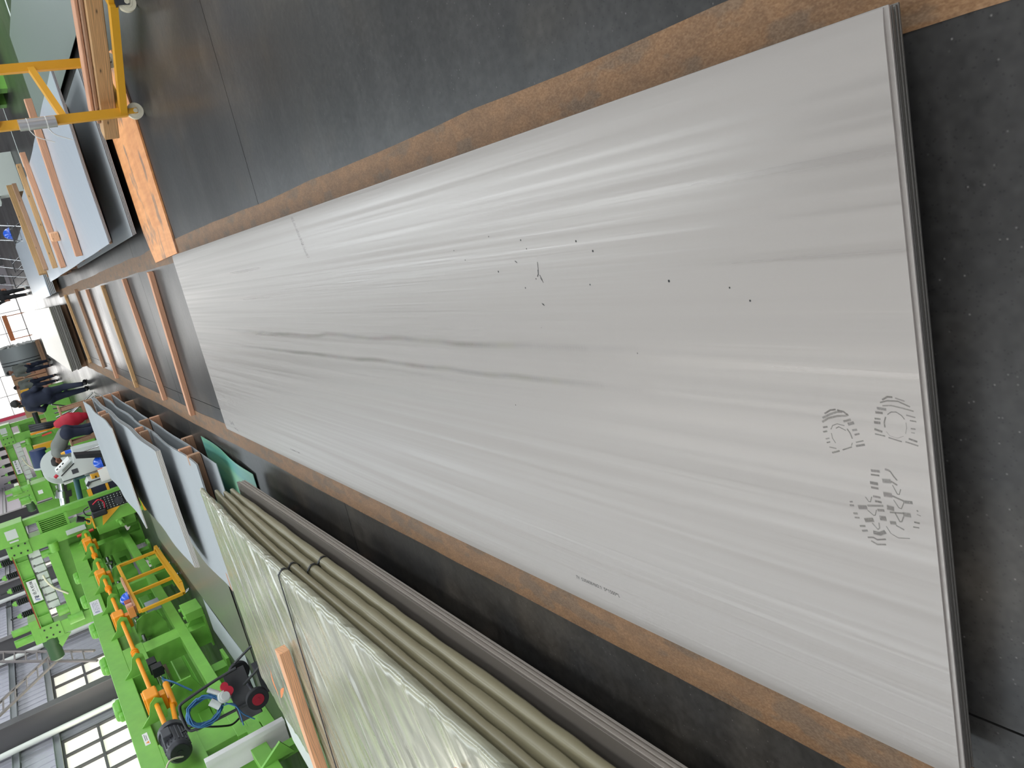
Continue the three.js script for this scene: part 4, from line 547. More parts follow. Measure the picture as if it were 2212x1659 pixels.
function portal(label) {
  const t = thing('portal_frame', label, 'machine', [0, 0, 0], 0, 'green portals with signs'), Z = -22;
  part('right_pillar', [bx(-5.26, -4.9, 0, 2.95, Z - 0.5, Z, 0.008), bx(-5.4, -4.8, 0, 0.06, Z - 0.6, Z + 0.1)], M.green, t);
  part('left_pillar', [bx(-7.62, -7.26, 0, 2.95, Z - 0.5, Z, 0.008), bx(-7.7, -7.2, 0, 0.06, Z - 0.6, Z + 0.1)], M.green, t);
  const bm = part('cross_beam', [bx(-7.3, -5.16, 2.59, 2.86, Z - 0.42, Z - 0.05, 0.006), bx(-7.3, -5.16, 2.855, 2.875, Z - 0.5, Z + 0.02)], M.green, t);
  for (const x of [-5.42, -5.9, -6.6, -6.95]) part('stiffener', bx(x - 0.008, x + 0.008, 2.59, 2.86, Z - 0.05, Z + 0.015), M.green, bm);
  part('edge_strip', bx(-7.25, -5.2, 2.876, 2.9, Z - 0.02, Z + 0.03), M.brownRed, t, 'red brown strip along the beam');
  const sg = part('sign_board', bx(-6.54, -5.95, 2.6, 2.815, Z + 0.016, Z + 0.024), M.white, t, 'white sign with blue emblem and black characters');
  const pg = new THREE.PlaneGeometry(0.59, 0.203); part('sign_print', at(clean(pg), -6.245, 2.7075, Z + 0.0252), new THREE.MeshStandardMaterial({ map: signTex, roughness: 0.5 }), sg);
  for (const x of [-5.36, -5.72, -6.09, -6.45, -6.8]) {
    const g = []; for (let k = 0; k < 6; k++) g.push(clean(new THREE.TorusGeometry(0.062, 0.02, 8, 18).rotateX(Math.PI / 2).translate(x, 2.925 + k * 0.042, Z - 0.22)));
    const s = part('spring', g, M.black, t); part('spring_nut', [cyl([x, 3.17, Z - 0.22], [x, 3.23, Z - 0.22], 0.07, 8), cyl([x, 3.23, Z - 0.22], [x, 3.27, Z - 0.22], 0.04, 8)], M.green, s); part('threaded_rod', cyl([x, 2.9, Z - 0.22], [x, 3.42, Z - 0.22], 0.022, 8), M.black, s);
  }
  for (const x of [-5.08, -7.42]) { const b = part('bolt_plate', bx(x - 0.2, x + 0.2, 2.44, 2.94, Z, Z + 0.03, 0.004), M.green, t); for (let k = 0; k < 6; k++) part('bolt', cyl([x - 0.1 + 0.2 * (k % 2), 2.53 + 0.15 * Math.floor(k / 2), Z + 0.03], [x - 0.1 + 0.2 * (k % 2), 2.53 + 0.15 * Math.floor(k / 2), Z + 0.045], 0.022, 8), M.black, b); }
  part('gear_housing', [bx(-7.62, -6.98, 2.88, 3.1, Z - 0.6, Z + 0.02, 0.01)], M.green, t);
  part('top_cylinder', [cyl([-7.16, 3.1, Z - 0.15], [-7.16, 3.5, Z - 0.15], 0.09, 20), cyl([-7.44, 3.1, Z - 0.15], [-7.44, 3.52, Z - 0.15], 0.1, 20)], M.green, t);
  const m = part('side_motor', [cyl([-7.62, 2.78, Z - 0.15], [-8.2, 2.78, Z - 0.15], 0.17, 22), cyl([-7.6, 2.78, Z - 0.15], [-7.8, 2.78, Z - 0.15], 0.2, 18), cyl([-8.2, 2.78, Z - 0.15], [-8.26, 2.78, Z - 0.15], 0.17, 20, 0.1)], M.motorGreen, t, 'dark green motor');
  part('motor_bracket', xy([[-7.62, 2.5], [-7.62, 2.7], [-7.95, 2.6], [-7.66, 2.3]], Z - 0.06, Z - 0.03), M.green, m);
  for (let k = 0; k < 8; k++) { const x = -5.35 - k * 0.205; part('backup_block', [bx(x - 0.085, x + 0.085, 2.3, 2.5, Z - 0.3, Z - 0.05, 0.012), bx(x - 0.07, x + 0.07, 2.48, 2.56, Z - 0.28, Z - 0.08, 0.01)], M.lightGrey, t); }
  part('top_box', [bx(-4.92, -4.4, 2.42, 3.2, Z - 0.5, Z + 0.1, 0.012)], M.green, t); part('switch_panel', [bx(-4.76, -4.52, 2.6, 2.85, Z + 0.1, Z + 0.106), bx(-4.84, -4.8, 2.62, 2.82, Z + 0.1, Z + 0.12)], M.lightGrey, t);
  part('outer_upright', [bx(-4.6, -4.44, 0, 2.42, Z - 0.3, Z - 0.1, 0.006)], M.green, t);
  for (let k = 0; k < 6; k++) part('guard_slat', bx(-4.88 + k * 0.05, -4.862 + k * 0.05, 1.5, 2.12, Z - 0.12, Z - 0.06), M.green, t);
  part('guard_frame', [bx(-4.9, -4.58, 2.1, 2.16, Z - 0.14, Z - 0.04), bx(-4.9, -4.58, 1.46, 1.52, Z - 0.14, Z - 0.04)], M.green, t);
  part('guard_back', bx(-4.9, -4.5, 1.46, 2.16, Z - 0.3, Z - 0.22), M.green, t);
  part('work_beam', [bx(-7.3, -5.45, 1.93, 2.16, Z - 0.2, Z + 0.12, 0.01)], M.green, t); part('motor_dome', [cyl([-5.45, 1.98, Z + 0.02], [-5.2, 1.98, Z + 0.02], 0.12, 18), cyl([-5.45, 2.3, Z - 0.1], [-5.45, 2.0, Z - 0.1], 0.1, 16)], M.green, t);
  part('back_plate', bx(-7.3, -5.2, 0.4, 1.95, Z - 0.45, Z - 0.36), M.green, t);
  part('trunking', bx(-5.16, -5.04, 1.16, 1.62, Z, Z + 0.08, 0.01), M.lightGrey, t, 'light grey cable trunking'); part('red_bar', cyl([-5.28, 1.42, Z + 0.05], [-5.25, 1.02, Z + 0.05], 0.04, 12), std(C(226, 70, 56), 0.4), t, 'red bar');
  part('bent_pipe', tube([[-5.9, 2.42, Z + 0.12], [-6.05, 2.4, Z + 0.14], [-6.3, 2.3, Z + 0.14], [-6.6, 2.05, Z + 0.14]], 0.025, 20, 8), M.ivory, t);
  part('side_cylinder', [cyl([-7.0, 2.16, Z], [-7.0, 2.42, Z], 0.13, 20), cyl([-7.3, 1.9, Z + 0.05], [-7.3, 2.25, Z + 0.05], 0.14, 20)], M.green, t);
  part('lower_arm', [bx(-5.2, -4.95, 0.05, 0.95, Z + 0.1, Z + 1.0, 0.01), zy([[Z + 0.1, 1.0], [Z + 0.9, 0.6], [Z + 0.9, 0.5], [Z + 0.1, 0.5]], -5.1, -5.07)], M.green, t);
  part('hydraulic_cylinder', [cyl([-4.98, 0.42, Z + 0.3], [-4.98, 0.42, Z + 1.3], 0.09, 16), cyl([-4.98, 0.42, Z + 1.3], [-4.98, 0.42, Z + 1.7], 0.045, 12)], M.green, t);
  return t;
}
const pB = portal('near green portal frame with springs on top and a white company sign');
{ const c = pB.clone(); c.name = numbered('portal_frame'); c.userData = { ...pB.userData, label: 'far green portal frame with a smaller looking sign, behind the wire drum' }; c.position.set(0.72, -0.0, -15.2); c.scale.set(1, 0.94, 1); scene.add(c); }
// gear stand, roll unit, wire drum and motors between the portals
{
  const t = thing('gear_stand', 'green gear stand with two upright cylinders and a rating plate', 'machine');
  part('body', bx(-5.2, -4.56, 0, 1.66, -27.6, -27, 0.01), M.green, t); part('housing', [bx(-5.08, -4.52, 1.66, 2.12, -27.6, -26.9, 0.02), bx(-5.14, -4.46, 2.1, 2.16, -27.66, -26.84), bx(-5.14, -4.46, 1.62, 1.68, -27.66, -26.84)], M.green, t);
  for (const [x, h] of [[-4.62, 2.62], [-4.98, 2.5]]) part('upright_cylinder', [cyl([x, 2.16, -27.2], [x, h - 0.25, -27.2], 0.09, 18), cyl([x, h - 0.25, -27.2], [x, h, -27.2], 0.13, 18)], M.green, t);
  part('rating_plate', bx(-4.88, -4.76, 1.85, 1.98, -26.9, -26.893), M.white, t, 'white rating plate'); part('rating_plate', bx(-4.9, -4.8, 1.42, 1.5, -27, -26.99), M.white, t);
  part('roll', [cyl([-5.6, 1.45, -26.7], [-4.7, 1.3, -26.7], 0.14, 20), cyl([-5.15, 1.38, -26.7], [-4.95, 1.34, -26.7], 0.24, 22)], M.chrome, t); part('side_plate', bx(-5.95, -5.25, 0.6, 2.15, -27.4, -27.3), M.green, t); part('rod', cyl([-4.75, 1.25, -26.6], [-4.72, 0.8, -26.6], 0.05, 12), M.white, t);
  const d = thing('wire_drum', 'large grey drum wound with pale wire behind the console', 'drum', [-3.75, 0, -24.0], -0.95);
  part('flange', [cyl([-0.16, 1.2, 0], [-0.12, 1.2, 0], 0.46, 36), cyl([0.2, 1.2, 0], [0.24, 1.2, 0], 0.46, 36)], M.lightGrey, d); const ws = []; for (let k = 0; k < 7; k++) ws.push(cyl([-0.11 + k * 0.044, 1.2, 0], [-0.07 + k * 0.044, 1.2, 0], 0.33 - 0.012 * (k % 2), 30)); part('winding', ws, M.white, d); part('stand', [bar([0, 1.2, 0], [0, 0, 0.35], 0.08), bar([0, 1.2, 0], [0, 0, -0.35], 0.08), bx(-0.2, 0.2, 0, 0.06, -0.45, 0.45)], M.green, d);
  const m = thing('blue_motor', 'dark blue cylindrical motor under the far portal sign', 'motor', [-3.9, 0, -27.5]); part('housing', [cyl([-0.28, 1.63, 0], [0.28, 1.6, 0], 0.24, 24)], std(C(36, 52, 92), 0.5), m); part('end_cap', cyl([-0.34, 1.635, 0], [-0.28, 1.63, 0], 0.25, 24), M.lightGrey, m); part('pedestal', bx(-0.2, 0.2, 0, 1.42, -0.2, 0.2, 0.01), M.green, m);
  const y = thing('crane_arm', 'yellow box arm beside the bending man', 'arm', [0, 0, 0]); part('arm', bar([-3.8, 1.7, -29], [-3.82, 1.1, -29], 0.24, 0.22), M.yellow, y); part('mast', bx(-3.95, -3.7, 0, 1.12, -29.1, -28.9), M.green, y);
  const hs = thing('hose_rack', 'rack of dark hoses on an orange carrier behind the red bag', 'rack', [0, 0, 0]); for (let k = 0; k < 6; k++) part('hose', tube([[-3.15 - k * 0.035, 1.62, -30], [-3.2 - k * 0.03, 1.2, -29.95 + 0.02 * k], [-3.25 - k * 0.03, 0.8, -30], [-3.2, 0.3, -30]], 0.045, 16, 7), k % 2 ? M.black : M.darkGrey, hs); part('carrier', [bx(-3.46, -3.4, 0.0, 1.65, -30.1, -29.9)], M.orange, hs);
  const gu = thing('green_unit', 'low green machine unit far back beside the navy clothed walker', 'machine', [0, 0, 0]); part('base', [bx(-3.9, -2.5, 0, 1.0, -36, -34.6, 0.02)], M.green, gu); part('column', [bx(-3.05, -2.7, 1.0, 1.45, -35.6, -35.2, 0.02)], M.green, gu); part('yellow_cap', bx(-2.6, -2.35, 1.2, 1.5, -35.4, -35.2), M.yellow, gu); part('head', [bx(-3.0, -2.75, 1.45, 1.75, -35.5, -35.2, 0.03), cyl([-3.3, 1.3, -35], [-3.8, 1.3, -35], 0.1, 14)], M.black, gu);
  single('post_pipe', [cyl([-4.22, 0, -24.2], [-4.22, 0.98, -24.2], 0.09, 18), cyl([-4.22, 0.95, -24.2], [-4.85, 1.02, -24.2], 0.075, 16)], std(C(60, 104, 110), 0.45), 'teal pipe bent towards the green portal behind the console', 'pipe');
  // green sheet metal part seen past the trolley, far right
  const fr = thing('green_press', 'green steel machine corner beyond the trolley on the right', 'machine', [0, 0, 0]); part('body', bx(4.3, 6.4, 0.16, 1.4, -17.6, -15.9, 0.03), M.green, fr); part('foot', [bx(4.4, 4.7, 0, 0.16, -16.3, -15.95), bx(5.9, 6.2, 0, 0.16, -16.3, -15.95), bx(4.4, 4.7, 0, 0.16, -17.5, -17.2)], M.green, fr);
}
// ---------- console, chair, tool trolley, bench between machine and stack
{
  const Z = -18, t = thing('control_console', 'light grey control console with sloping top and black edge', 'console', [0, 0, 0]);
  part('body', xy([[-2.44, 0.94], [-2.72, 1.0], [-2.9, 1.3], [-3.02, 1.3], [-3.03, 0.0], [-2.5, 0.0]], Z - 0.45, Z, 0.006), M.lightGrey, t);
  part('control_panel', [bar([-2.62, 1.05, Z - 0.22], [-2.8, 1.36, Z - 0.22], 0.44, 0.03)], M.white, t); const pm = []; for (let k = 0; k < 3; k++) pm.push(bar([-2.68 - k * 0.04, 1.17 + k * 0.065, Z - 0.1], [-2.7 - k * 0.04, 1.205 + k * 0.065, Z - 0.1], 0.06, 0.05)); part('button', pm, M.black, t);
  part('emergency_stop', cyl([-2.86, 1.36, Z - 0.05], [-2.9, 1.42, Z - 0.05], 0.035, 14), M.red, t, 'red emergency stop'); part('vent_plate', bx(-2.94, -2.84, 0.97, 1.09, Z + 0.006, Z + 0.012), M.darkGrey, t); part('edge_trim', [bar([-2.72, 1.0, Z + 0.01], [-2.9, 1.3, Z + 0.01], 0.02), bar([-3.03, 1.3, Z + 0.01], [-3.03, 0.5, Z + 0.01], 0.014)], M.black, t);
  const b = thing('cleaning_bottle', 'blue and yellow bottle standing on the console', 'bottle', [-2.47, 0.965, Z - 0.15]); part('bottle', cyl([0, 0, 0], [0, 0.12, 0], 0.04, 14), M.blue, b); part('cap', cyl([0, 0.12, 0], [0, 0.2, 0], 0.036, 14, 0.02), M.yellow, b);
  const ch = thing('office_chair', 'black office chair with bent metal legs before the console', 'chair', [-2.72, 0, -17.3]); part('backrest', [xy([[0.1, 0.5], [0.24, 0.95], [0.3, 0.95], [0.17, 0.48]], -0.21, 0.21, 0.008)], M.black, ch); part('seat', bx(-0.28, 0.16, 0.45, 0.53, -0.22, 0.22, 0.03), M.black, ch); part('frame', [tube([[-0.24, 0.9, -0.28], [-0.26, 0.46, -0.26], [-0.25, 0.02, -0.1], [-0.25, 0.015, 0.2]], 0.014, 24, 7), tube([[0.24, 0.9, -0.28], [0.26, 0.46, -0.26], [0.25, 0.02, -0.1], [0.25, 0.015, 0.2]], 0.014, 24, 7)], M.chrome, ch);
  const h = thing('safety_helmet', 'blue safety helmet hanging on the black office chair', 'helmet', [-2.74, 0.535, -17.28]); const prof = [new THREE.Vector2(0.16, -0.004), new THREE.Vector2(0.16, 0.006)]; for (let k = 0; k <= 10; k++) { const a = k / 10 * Math.PI / 2; prof.push(new THREE.Vector2(0.14 * Math.cos(a), 0.16 * Math.sin(a))); } part('shell', clean(new THREE.LatheGeometry(prof, 24)), M.blue, h); part('peak', xz([[-0.1, 0.1], [-0.06, 0.2], [0.06, 0.2], [0.1, 0.1]], 0, 0.01), M.blue, h);
  const tinS = canvasTex(64, 64, (c) => { c.fillStyle = 'rgb(238,236,228)'; c.fillRect(0, 0, 64, 64); c.fillStyle = 'rgb(214,80,48)'; c.fillRect(8, 8, 48, 48); c.fillStyle = 'rgb(250,236,220)'; for (let k = 0; k < 4; k++) c.fillRect(16 + k * 8, 18, 4, 28); });
  single('notice_board', bx(-0.14, 0.14, 0, 0.22, -0.01, 0.01), new THREE.MeshStandardMaterial({ map: tinS, roughness: 0.6 }), 'red and white notice standing low beside the console', 'notice', undefined, [-2.95, 0.45, -17.0]); single('notice_stand', [bx(-0.02, 0.02, 0, 0.45, -0.02, 0.0), bx(-0.12, 0.12, 0, 0.02, -0.1, 0.1)], M.darkGrey, 'thin stand of the red and white notice', 'stand', undefined, [-2.95, 0, -17.02]);
  const bkt = thing('carry_case', 'yellow carry case with black lettering below the console', 'case', [-3.1, 0, -17.7]); part('case', bx(-0.1, 0.1, 0.5, 0.8, -0.14, 0.1, 0.02), M.yellow, bkt); part('lettering', [bx(-0.05, -0.02, 0.58, 0.63, 0.1, 0.105), bx(0.0, 0.03, 0.6, 0.65, 0.1, 0.105), bx(-0.05, 0.05, 0.7, 0.73, 0.1, 0.105)], M.black, bkt); part('stand', bx(-0.1, 0.1, 0, 0.5, -0.12, 0.08), M.darkGrey, bkt);
  const cb = thing('low_cabinet', 'grey low cabinet with a dark slanted edge beside the tool trolley', 'cabinet', [0, 0, 0]); part('body', xy([[-3.1, 0], [-3.1, 0.86], [-3.18, 0.92], [-3.38, 0.92], [-3.38, 0]], -18.1, -17.5, 0.005), M.lightGrey, cb); part('edge', [bar([-3.1, 0.86, -17.48], [-3.18, 0.93, -17.48], 0.05), bar([-3.12, 0.84, -17.485], [-3.12, 0.3, -17.485], 0.02)], M.darkGrey, cb);
  const tt = thing('tool_trolley', 'black perforated tool trolley with yellow gussets, tools on it', 'tool trolley', [0, 0, 0]);
  const holes = []; for (let i = 0; i < 9; i++) for (let j = 0; j < 6; j++) holes.push(bx(-3.31 - j * 0.045 - 0.008, -3.31 - j * 0.045 + 0.008, 0.38 + i * 0.06, 0.396 + i * 0.06, -16.498, -16.494));
  part('panel', [bx(-3.57, -3.27, 0.28, 1.04, -16.52, -16.5, 0.004)], M.black, tt); part('hole', holes, M.lightGrey, tt).userData.kind = 'stuff'; part('back_panel', [bx(-3.26, -3.12, 0.3, 0.98, -16.9, -16.88)], std(C(24, 28, 48), 0.5), tt); part('yellow_strip', [bx(-3.27, -3.12, 0.9, 0.98, -16.87, -16.86), bx(-3.27, -3.12, 0.58, 0.63, -16.87, -16.86)], M.yellow, tt); part('gusset', xy([[-3.57, 0.86], [-3.57, 0.52], [-3.84, 0.93]], -16.52, -16.5), M.yellow, tt); part('base', [bx(-3.84, -3.12, 0.08, 0.14, -16.95, -16.45), bx(-3.8, -3.74, 0, 0.08, -16.9, -16.5), bx(-3.2, -3.14, 0, 0.08, -16.9, -16.5)], M.yellow, tt);
  single('tool_bag', [bx(-3.62, -3.5, 0.78, 1.06, -16.48, -16.36, 0.03), tube([[-3.55, 1.06, -16.42], [-3.5, 1.15, -16.42], [-3.4, 1.16, -16.42], [-3.36, 1.06, -16.42]], 0.012, 16, 6)], M.black, 'black bag hanging on the tool trolley', 'bag'); single('pliers', tube([[-3.36, 0.98, -16.46], [-3.3, 0.86, -16.46], [-3.38, 0.78, -16.46], [-3.52, 0.8, -16.46]], 0.014, 16, 6), M.red, 'red handled pliers hanging on the tool trolley', 'pliers'); single('tape_reel', [cyl([-3.45, 0.52, -16.49], [-3.45, 0.52, -16.45], 0.08, 20), cyl([-3.45, 0.52, -16.45], [-3.45, 0.52, -16.44], 0.03, 14)], M.darkGrey, 'dark reel with a red knob on the tool trolley', 'reel');
  single('yellow_pliers', [tube([[-3.62, 1.16, -16.6], [-3.66, 1.1, -16.6], [-3.74, 1.12, -16.6], [-3.72, 1.18, -16.6], [-3.62, 1.16, -16.6]], 0.012, 18, 6), bx(-3.85, -3.6, 1.06, 1.085, -16.7, -16.5)], M.yellow, 'yellow looped tool on the ledge by the tool trolley', 'tool'); single('spot_lamp', [cyl([-3.62, 1.2, -16.6], [-3.56, 1.32, -16.6], 0.05, 14, 0.07), cyl([-3.7, 1.12, -16.6], [-3.62, 1.2, -16.6], 0.02, 8)], M.black, 'black lamp on the ledge by the tool trolley', 'lamp'); single('tool_post', bx(-3.84, -3.6, 0.14, 1.06, -16.72, -16.56, 0.006), M.green, 'short green post carrying the lamp ledge', 'post');
  const bn = thing('bench', 'wooden trestle bench with a red bag lying on it', 'bench', [0, 0, 0]); part('top', at(grainBox(1.0, 0.4, 0.04), -2.2, 0.86, -20.1), M.woodBrown, bn); for (const [x, z] of [[-1.78, -20.25], [-1.78, -19.95], [-2.6, -20.25], [-2.6, -19.95]]) part('leg', bx(x - 0.035, x + 0.035, 0, 0.85, z - 0.035, z + 0.035), M.woodBrown, bn); part('brace', [bx(-2.6, -1.78, 0.35, 0.41, -19.95, -19.91), bx(-2.6, -1.78, 0.35, 0.41, -20.29, -20.25)], M.woodBrown, bn);
  const rb = thing('red_bag', 'crumpled red bag hanging over the wooden bench', 'bag', [-2.06, 0, -19.86]); const bg = new THREE.SphereGeometry(1, 28, 20); const bp = bg.attributes.position; for (let i = 0; i < bp.count; i++) { const v = V(bp.getX(i), bp.getY(i), bp.getZ(i)), k = 1 + (fbm(i / bp.count, v.y * 0.5 + 0.5, 8, 6, 3, 640) - 0.5) * 0.3; bp.setXYZ(i, v.x * 0.17 * k, v.y * 0.36 * k, v.z * 0.09 * k); } bg.computeVertexNormals(); part('bag', at(clean(bg), 0, 0.72, 0), M.red, rb);
  const wh = thing('wheelchair_frame', 'tangle of bright tubes behind the bench', 'frame', [-1.95, 0, -21.2]); for (let k = 0; k < 6; k++) part('tube', cyl([-0.25 + 0.1 * k, 0.02, -0.3 + 0.1 * k], [0.25 - 0.12 * k, 0.95, 0.25 - 0.06 * k], 0.018, 8), M.chrome, wh);
}
// ---------- far end: coil, cartons, boxes, chairs
{
  const c = thing('steel_coil', 'wrapped grey steel coil with black bands, standing at the far end', 'coil', [-1.5, 0, -44.5]); part('coil', [cyl([-0.75, 0.98, 0], [0.55, 0.98, 0], 0.9, 40)], M.coil, c); part('band', [cyl([-0.3, 0.98, 0], [-0.26, 0.98, 0], 0.905, 40), cyl([-0.15, 0.98, 0], [-0.12, 0.98, 0], 0.905, 40)], M.black, c); const net = []; for (let k = 0; k < 14; k++) { const a = k / 14 * 6.283; net.push(cyl([0.56, 0.98 + 0.86 * Math.sin(a), 0.86 * Math.cos(a)], [0.62, 0.98 + 0.5 * Math.sin(a + 0.2), 0.5 * Math.cos(a + 0.2)], 0.05, 8)); } part('side_ring', net, M.white, c); part('cradle', [bx(-0.8, 0.6, 0, 0.12, -0.6, 0.6, 0.01), bx(-0.8, 0.6, 0.1, 0.2, 0.45, 0.62, 0.01)], M.woodBrown, c);
  for (let k = 0; k < 5; k++) for (let j = 0; j < (k === 4 ? 2 : 3); j++) single('carton', bx(-0.4, 0.4, 0, 0.56, -0.4, 0.4, 0.01), std(C(214 - 6 * j, 160 + 4 * k, 128), 0.75), ['bottom', 'middle', 'top'][j] + ' peach carton in the ' + ['first', 'second', 'third', 'fourth', 'fifth'][k] + ' column of the far carton wall, from the coil', 'carton', 'peach cartons at the far end', [-2.55 - k * 0.84, j * 0.565, -51]);
  single('barrier_board', [bx(-0.9, 0.6, 0.86, 1.1, -0.02, 0.02), bx(-0.85, -0.8, 0, 0.86, -0.02, 0.02), bx(0.5, 0.55, 0, 0.86, -0.02, 0.02)], std(C(236, 150, 100), 0.6), 'orange barrier board before the bright end door', 'barrier', undefined, [0.0, 0, -53]);
  for (const [x, y, z, w, h, lab] of [[3.6, 0, -20.5, 0.9, 0.5, 'larger grey white box at the right picture edge'], [3.3, 0.5, -20.6, 0.6, 0.32, 'smaller box on top of the grey white box']]) single('storage_box', bx(-w / 2, w / 2, 0, h, -0.3, 0.3, 0.02), M.lightGrey, lab, 'box', 'boxes at the right edge', [x, y, z]);
  const chair = (label, x, z, ry) => { const t = thing('folding_chair', label, 'chair', [x, 0, z], ry, 'folding chairs on the right'); part('seat', bx(-0.2, 0.2, 0.43, 0.46, -0.2, 0.2, 0.01), M.darkGrey, t); part('backrest', bx(-0.2, 0.2, 0.68, 0.88, -0.24, -0.21, 0.01), M.darkGrey, t); for (const s of [-0.21, 0.21]) { part('leg', cyl([s, 0, 0.22], [s, 0.9, -0.24], 0.014, 8), M.chrome, t); part('leg', cyl([s, 0, -0.24], [s, 0.45, 0.18], 0.014, 8), M.chrome, t); } return t; };
  chair('nearer folding chair on the right, with a blue helmet on its seat', 2.5, -22.5, -0.6); chair('middle folding chair on the right', 2.1, -29, -0.9); chair('farthest folding chair on the right', 1.75, -34, -0.7);
  const h = thing('safety_helmet', 'blue safety helmet on the folding chair at the right', 'helmet', [2.5, 0.468, -22.5]); const prof = [new THREE.Vector2(0.16, -0.004), new THREE.Vector2(0.16, 0.006)]; for (let k = 0; k <= 10; k++) { const a = k / 10 * Math.PI / 2; prof.push(new THREE.Vector2(0.14 * Math.cos(a), 0.16 * Math.sin(a))); } part('shell', clean(new THREE.LatheGeometry(prof, 24)), M.blue, h); part('peak', xz([[-0.1, 0.1], [-0.06, 0.2], [0.06, 0.2], [0.1, 0.1]], 0, 0.01), M.blue, h);
}

// ---------- people
function fieldMesh(bones, cell, smooth) {             // one skin round tapered bones, joined by a smooth minimum
  const lo = V(1e9, 1e9, 1e9), hi = V(-1e9, -1e9, -1e9);
  for (const [a, b, ra, rb] of bones) for (const [p, r] of [[a, ra], [b, rb]]) { lo.min(V(p[0] - r, p[1] - r, p[2] - r)); hi.max(V(p[0] + r, p[1] + r, p[2] + r)); }
  const c = lo.clone().add(hi).multiplyScalar(0.5), S = Math.max(hi.x - lo.x, hi.y - lo.y, hi.z - lo.z) / 2 + 0.06, n = Math.min(150, Math.max(24, Math.ceil(2 * S / cell)));
  const mc = new MarchingCubes(n, new THREE.MeshBasicMaterial(), false, false, 90000); mc.isolation = 0;
  const bs = bones.map(([a, b, ra, rb]) => { const d = [b[0] - a[0], b[1] - a[1], b[2] - a[2]]; return [a, d, d[0] * d[0] + d[1] * d[1] + d[2] * d[2] || 1e-9, ra, rb]; });
  let k = 0; const half = n / 2;
  for (let z = 0; z < n; z++) for (let y = 0; y < n; y++) for (let x = 0; x < n; x++, k++) {
    const px = c.x + (x - half) / half * S, py = c.y + (y - half) / half * S, pz = c.z + (z - half) / half * S; let f = 9;
    for (const [a, d, L, ra, rb] of bs) { const qx = px - a[0], qy = py - a[1], qz = pz - a[2]; let t = (qx * d[0] + qy * d[1] + qz * d[2]) / L; t = t < 0 ? 0 : t > 1 ? 1 : t; const ex = qx - d[0] * t, ey = qy - d[1] * t, ez = qz - d[2] * t, q = Math.sqrt(ex * ex + ey * ey + ez * ez) - ra - (rb - ra) * t; const h = Math.max(smooth - Math.abs(f - q), 0) / smooth; f = Math.min(f, q) - h * h * smooth * 0.25; }
    mc.field[k] = -f;
  }
  mc.update(); const m = mc.count, g = new THREE.BufferGeometry();
  g.setAttribute('position', new THREE.Float32BufferAttribute(mc.positionArray.slice(0, m * 3), 3)); g.deleteAttribute('normal');
  const q = mergeVertices(g, 1e-6); q.scale(S, S, S); q.translate(c.x, c.y, c.z); q.computeVertexNormals();
  return boxUV(q);
}
const mix = (a, b, t) => [a[0] + (b[0] - a[0]) * t, a[1] + (b[1] - a[1]) * t, a[2] + (b[2] - a[2]) * t];
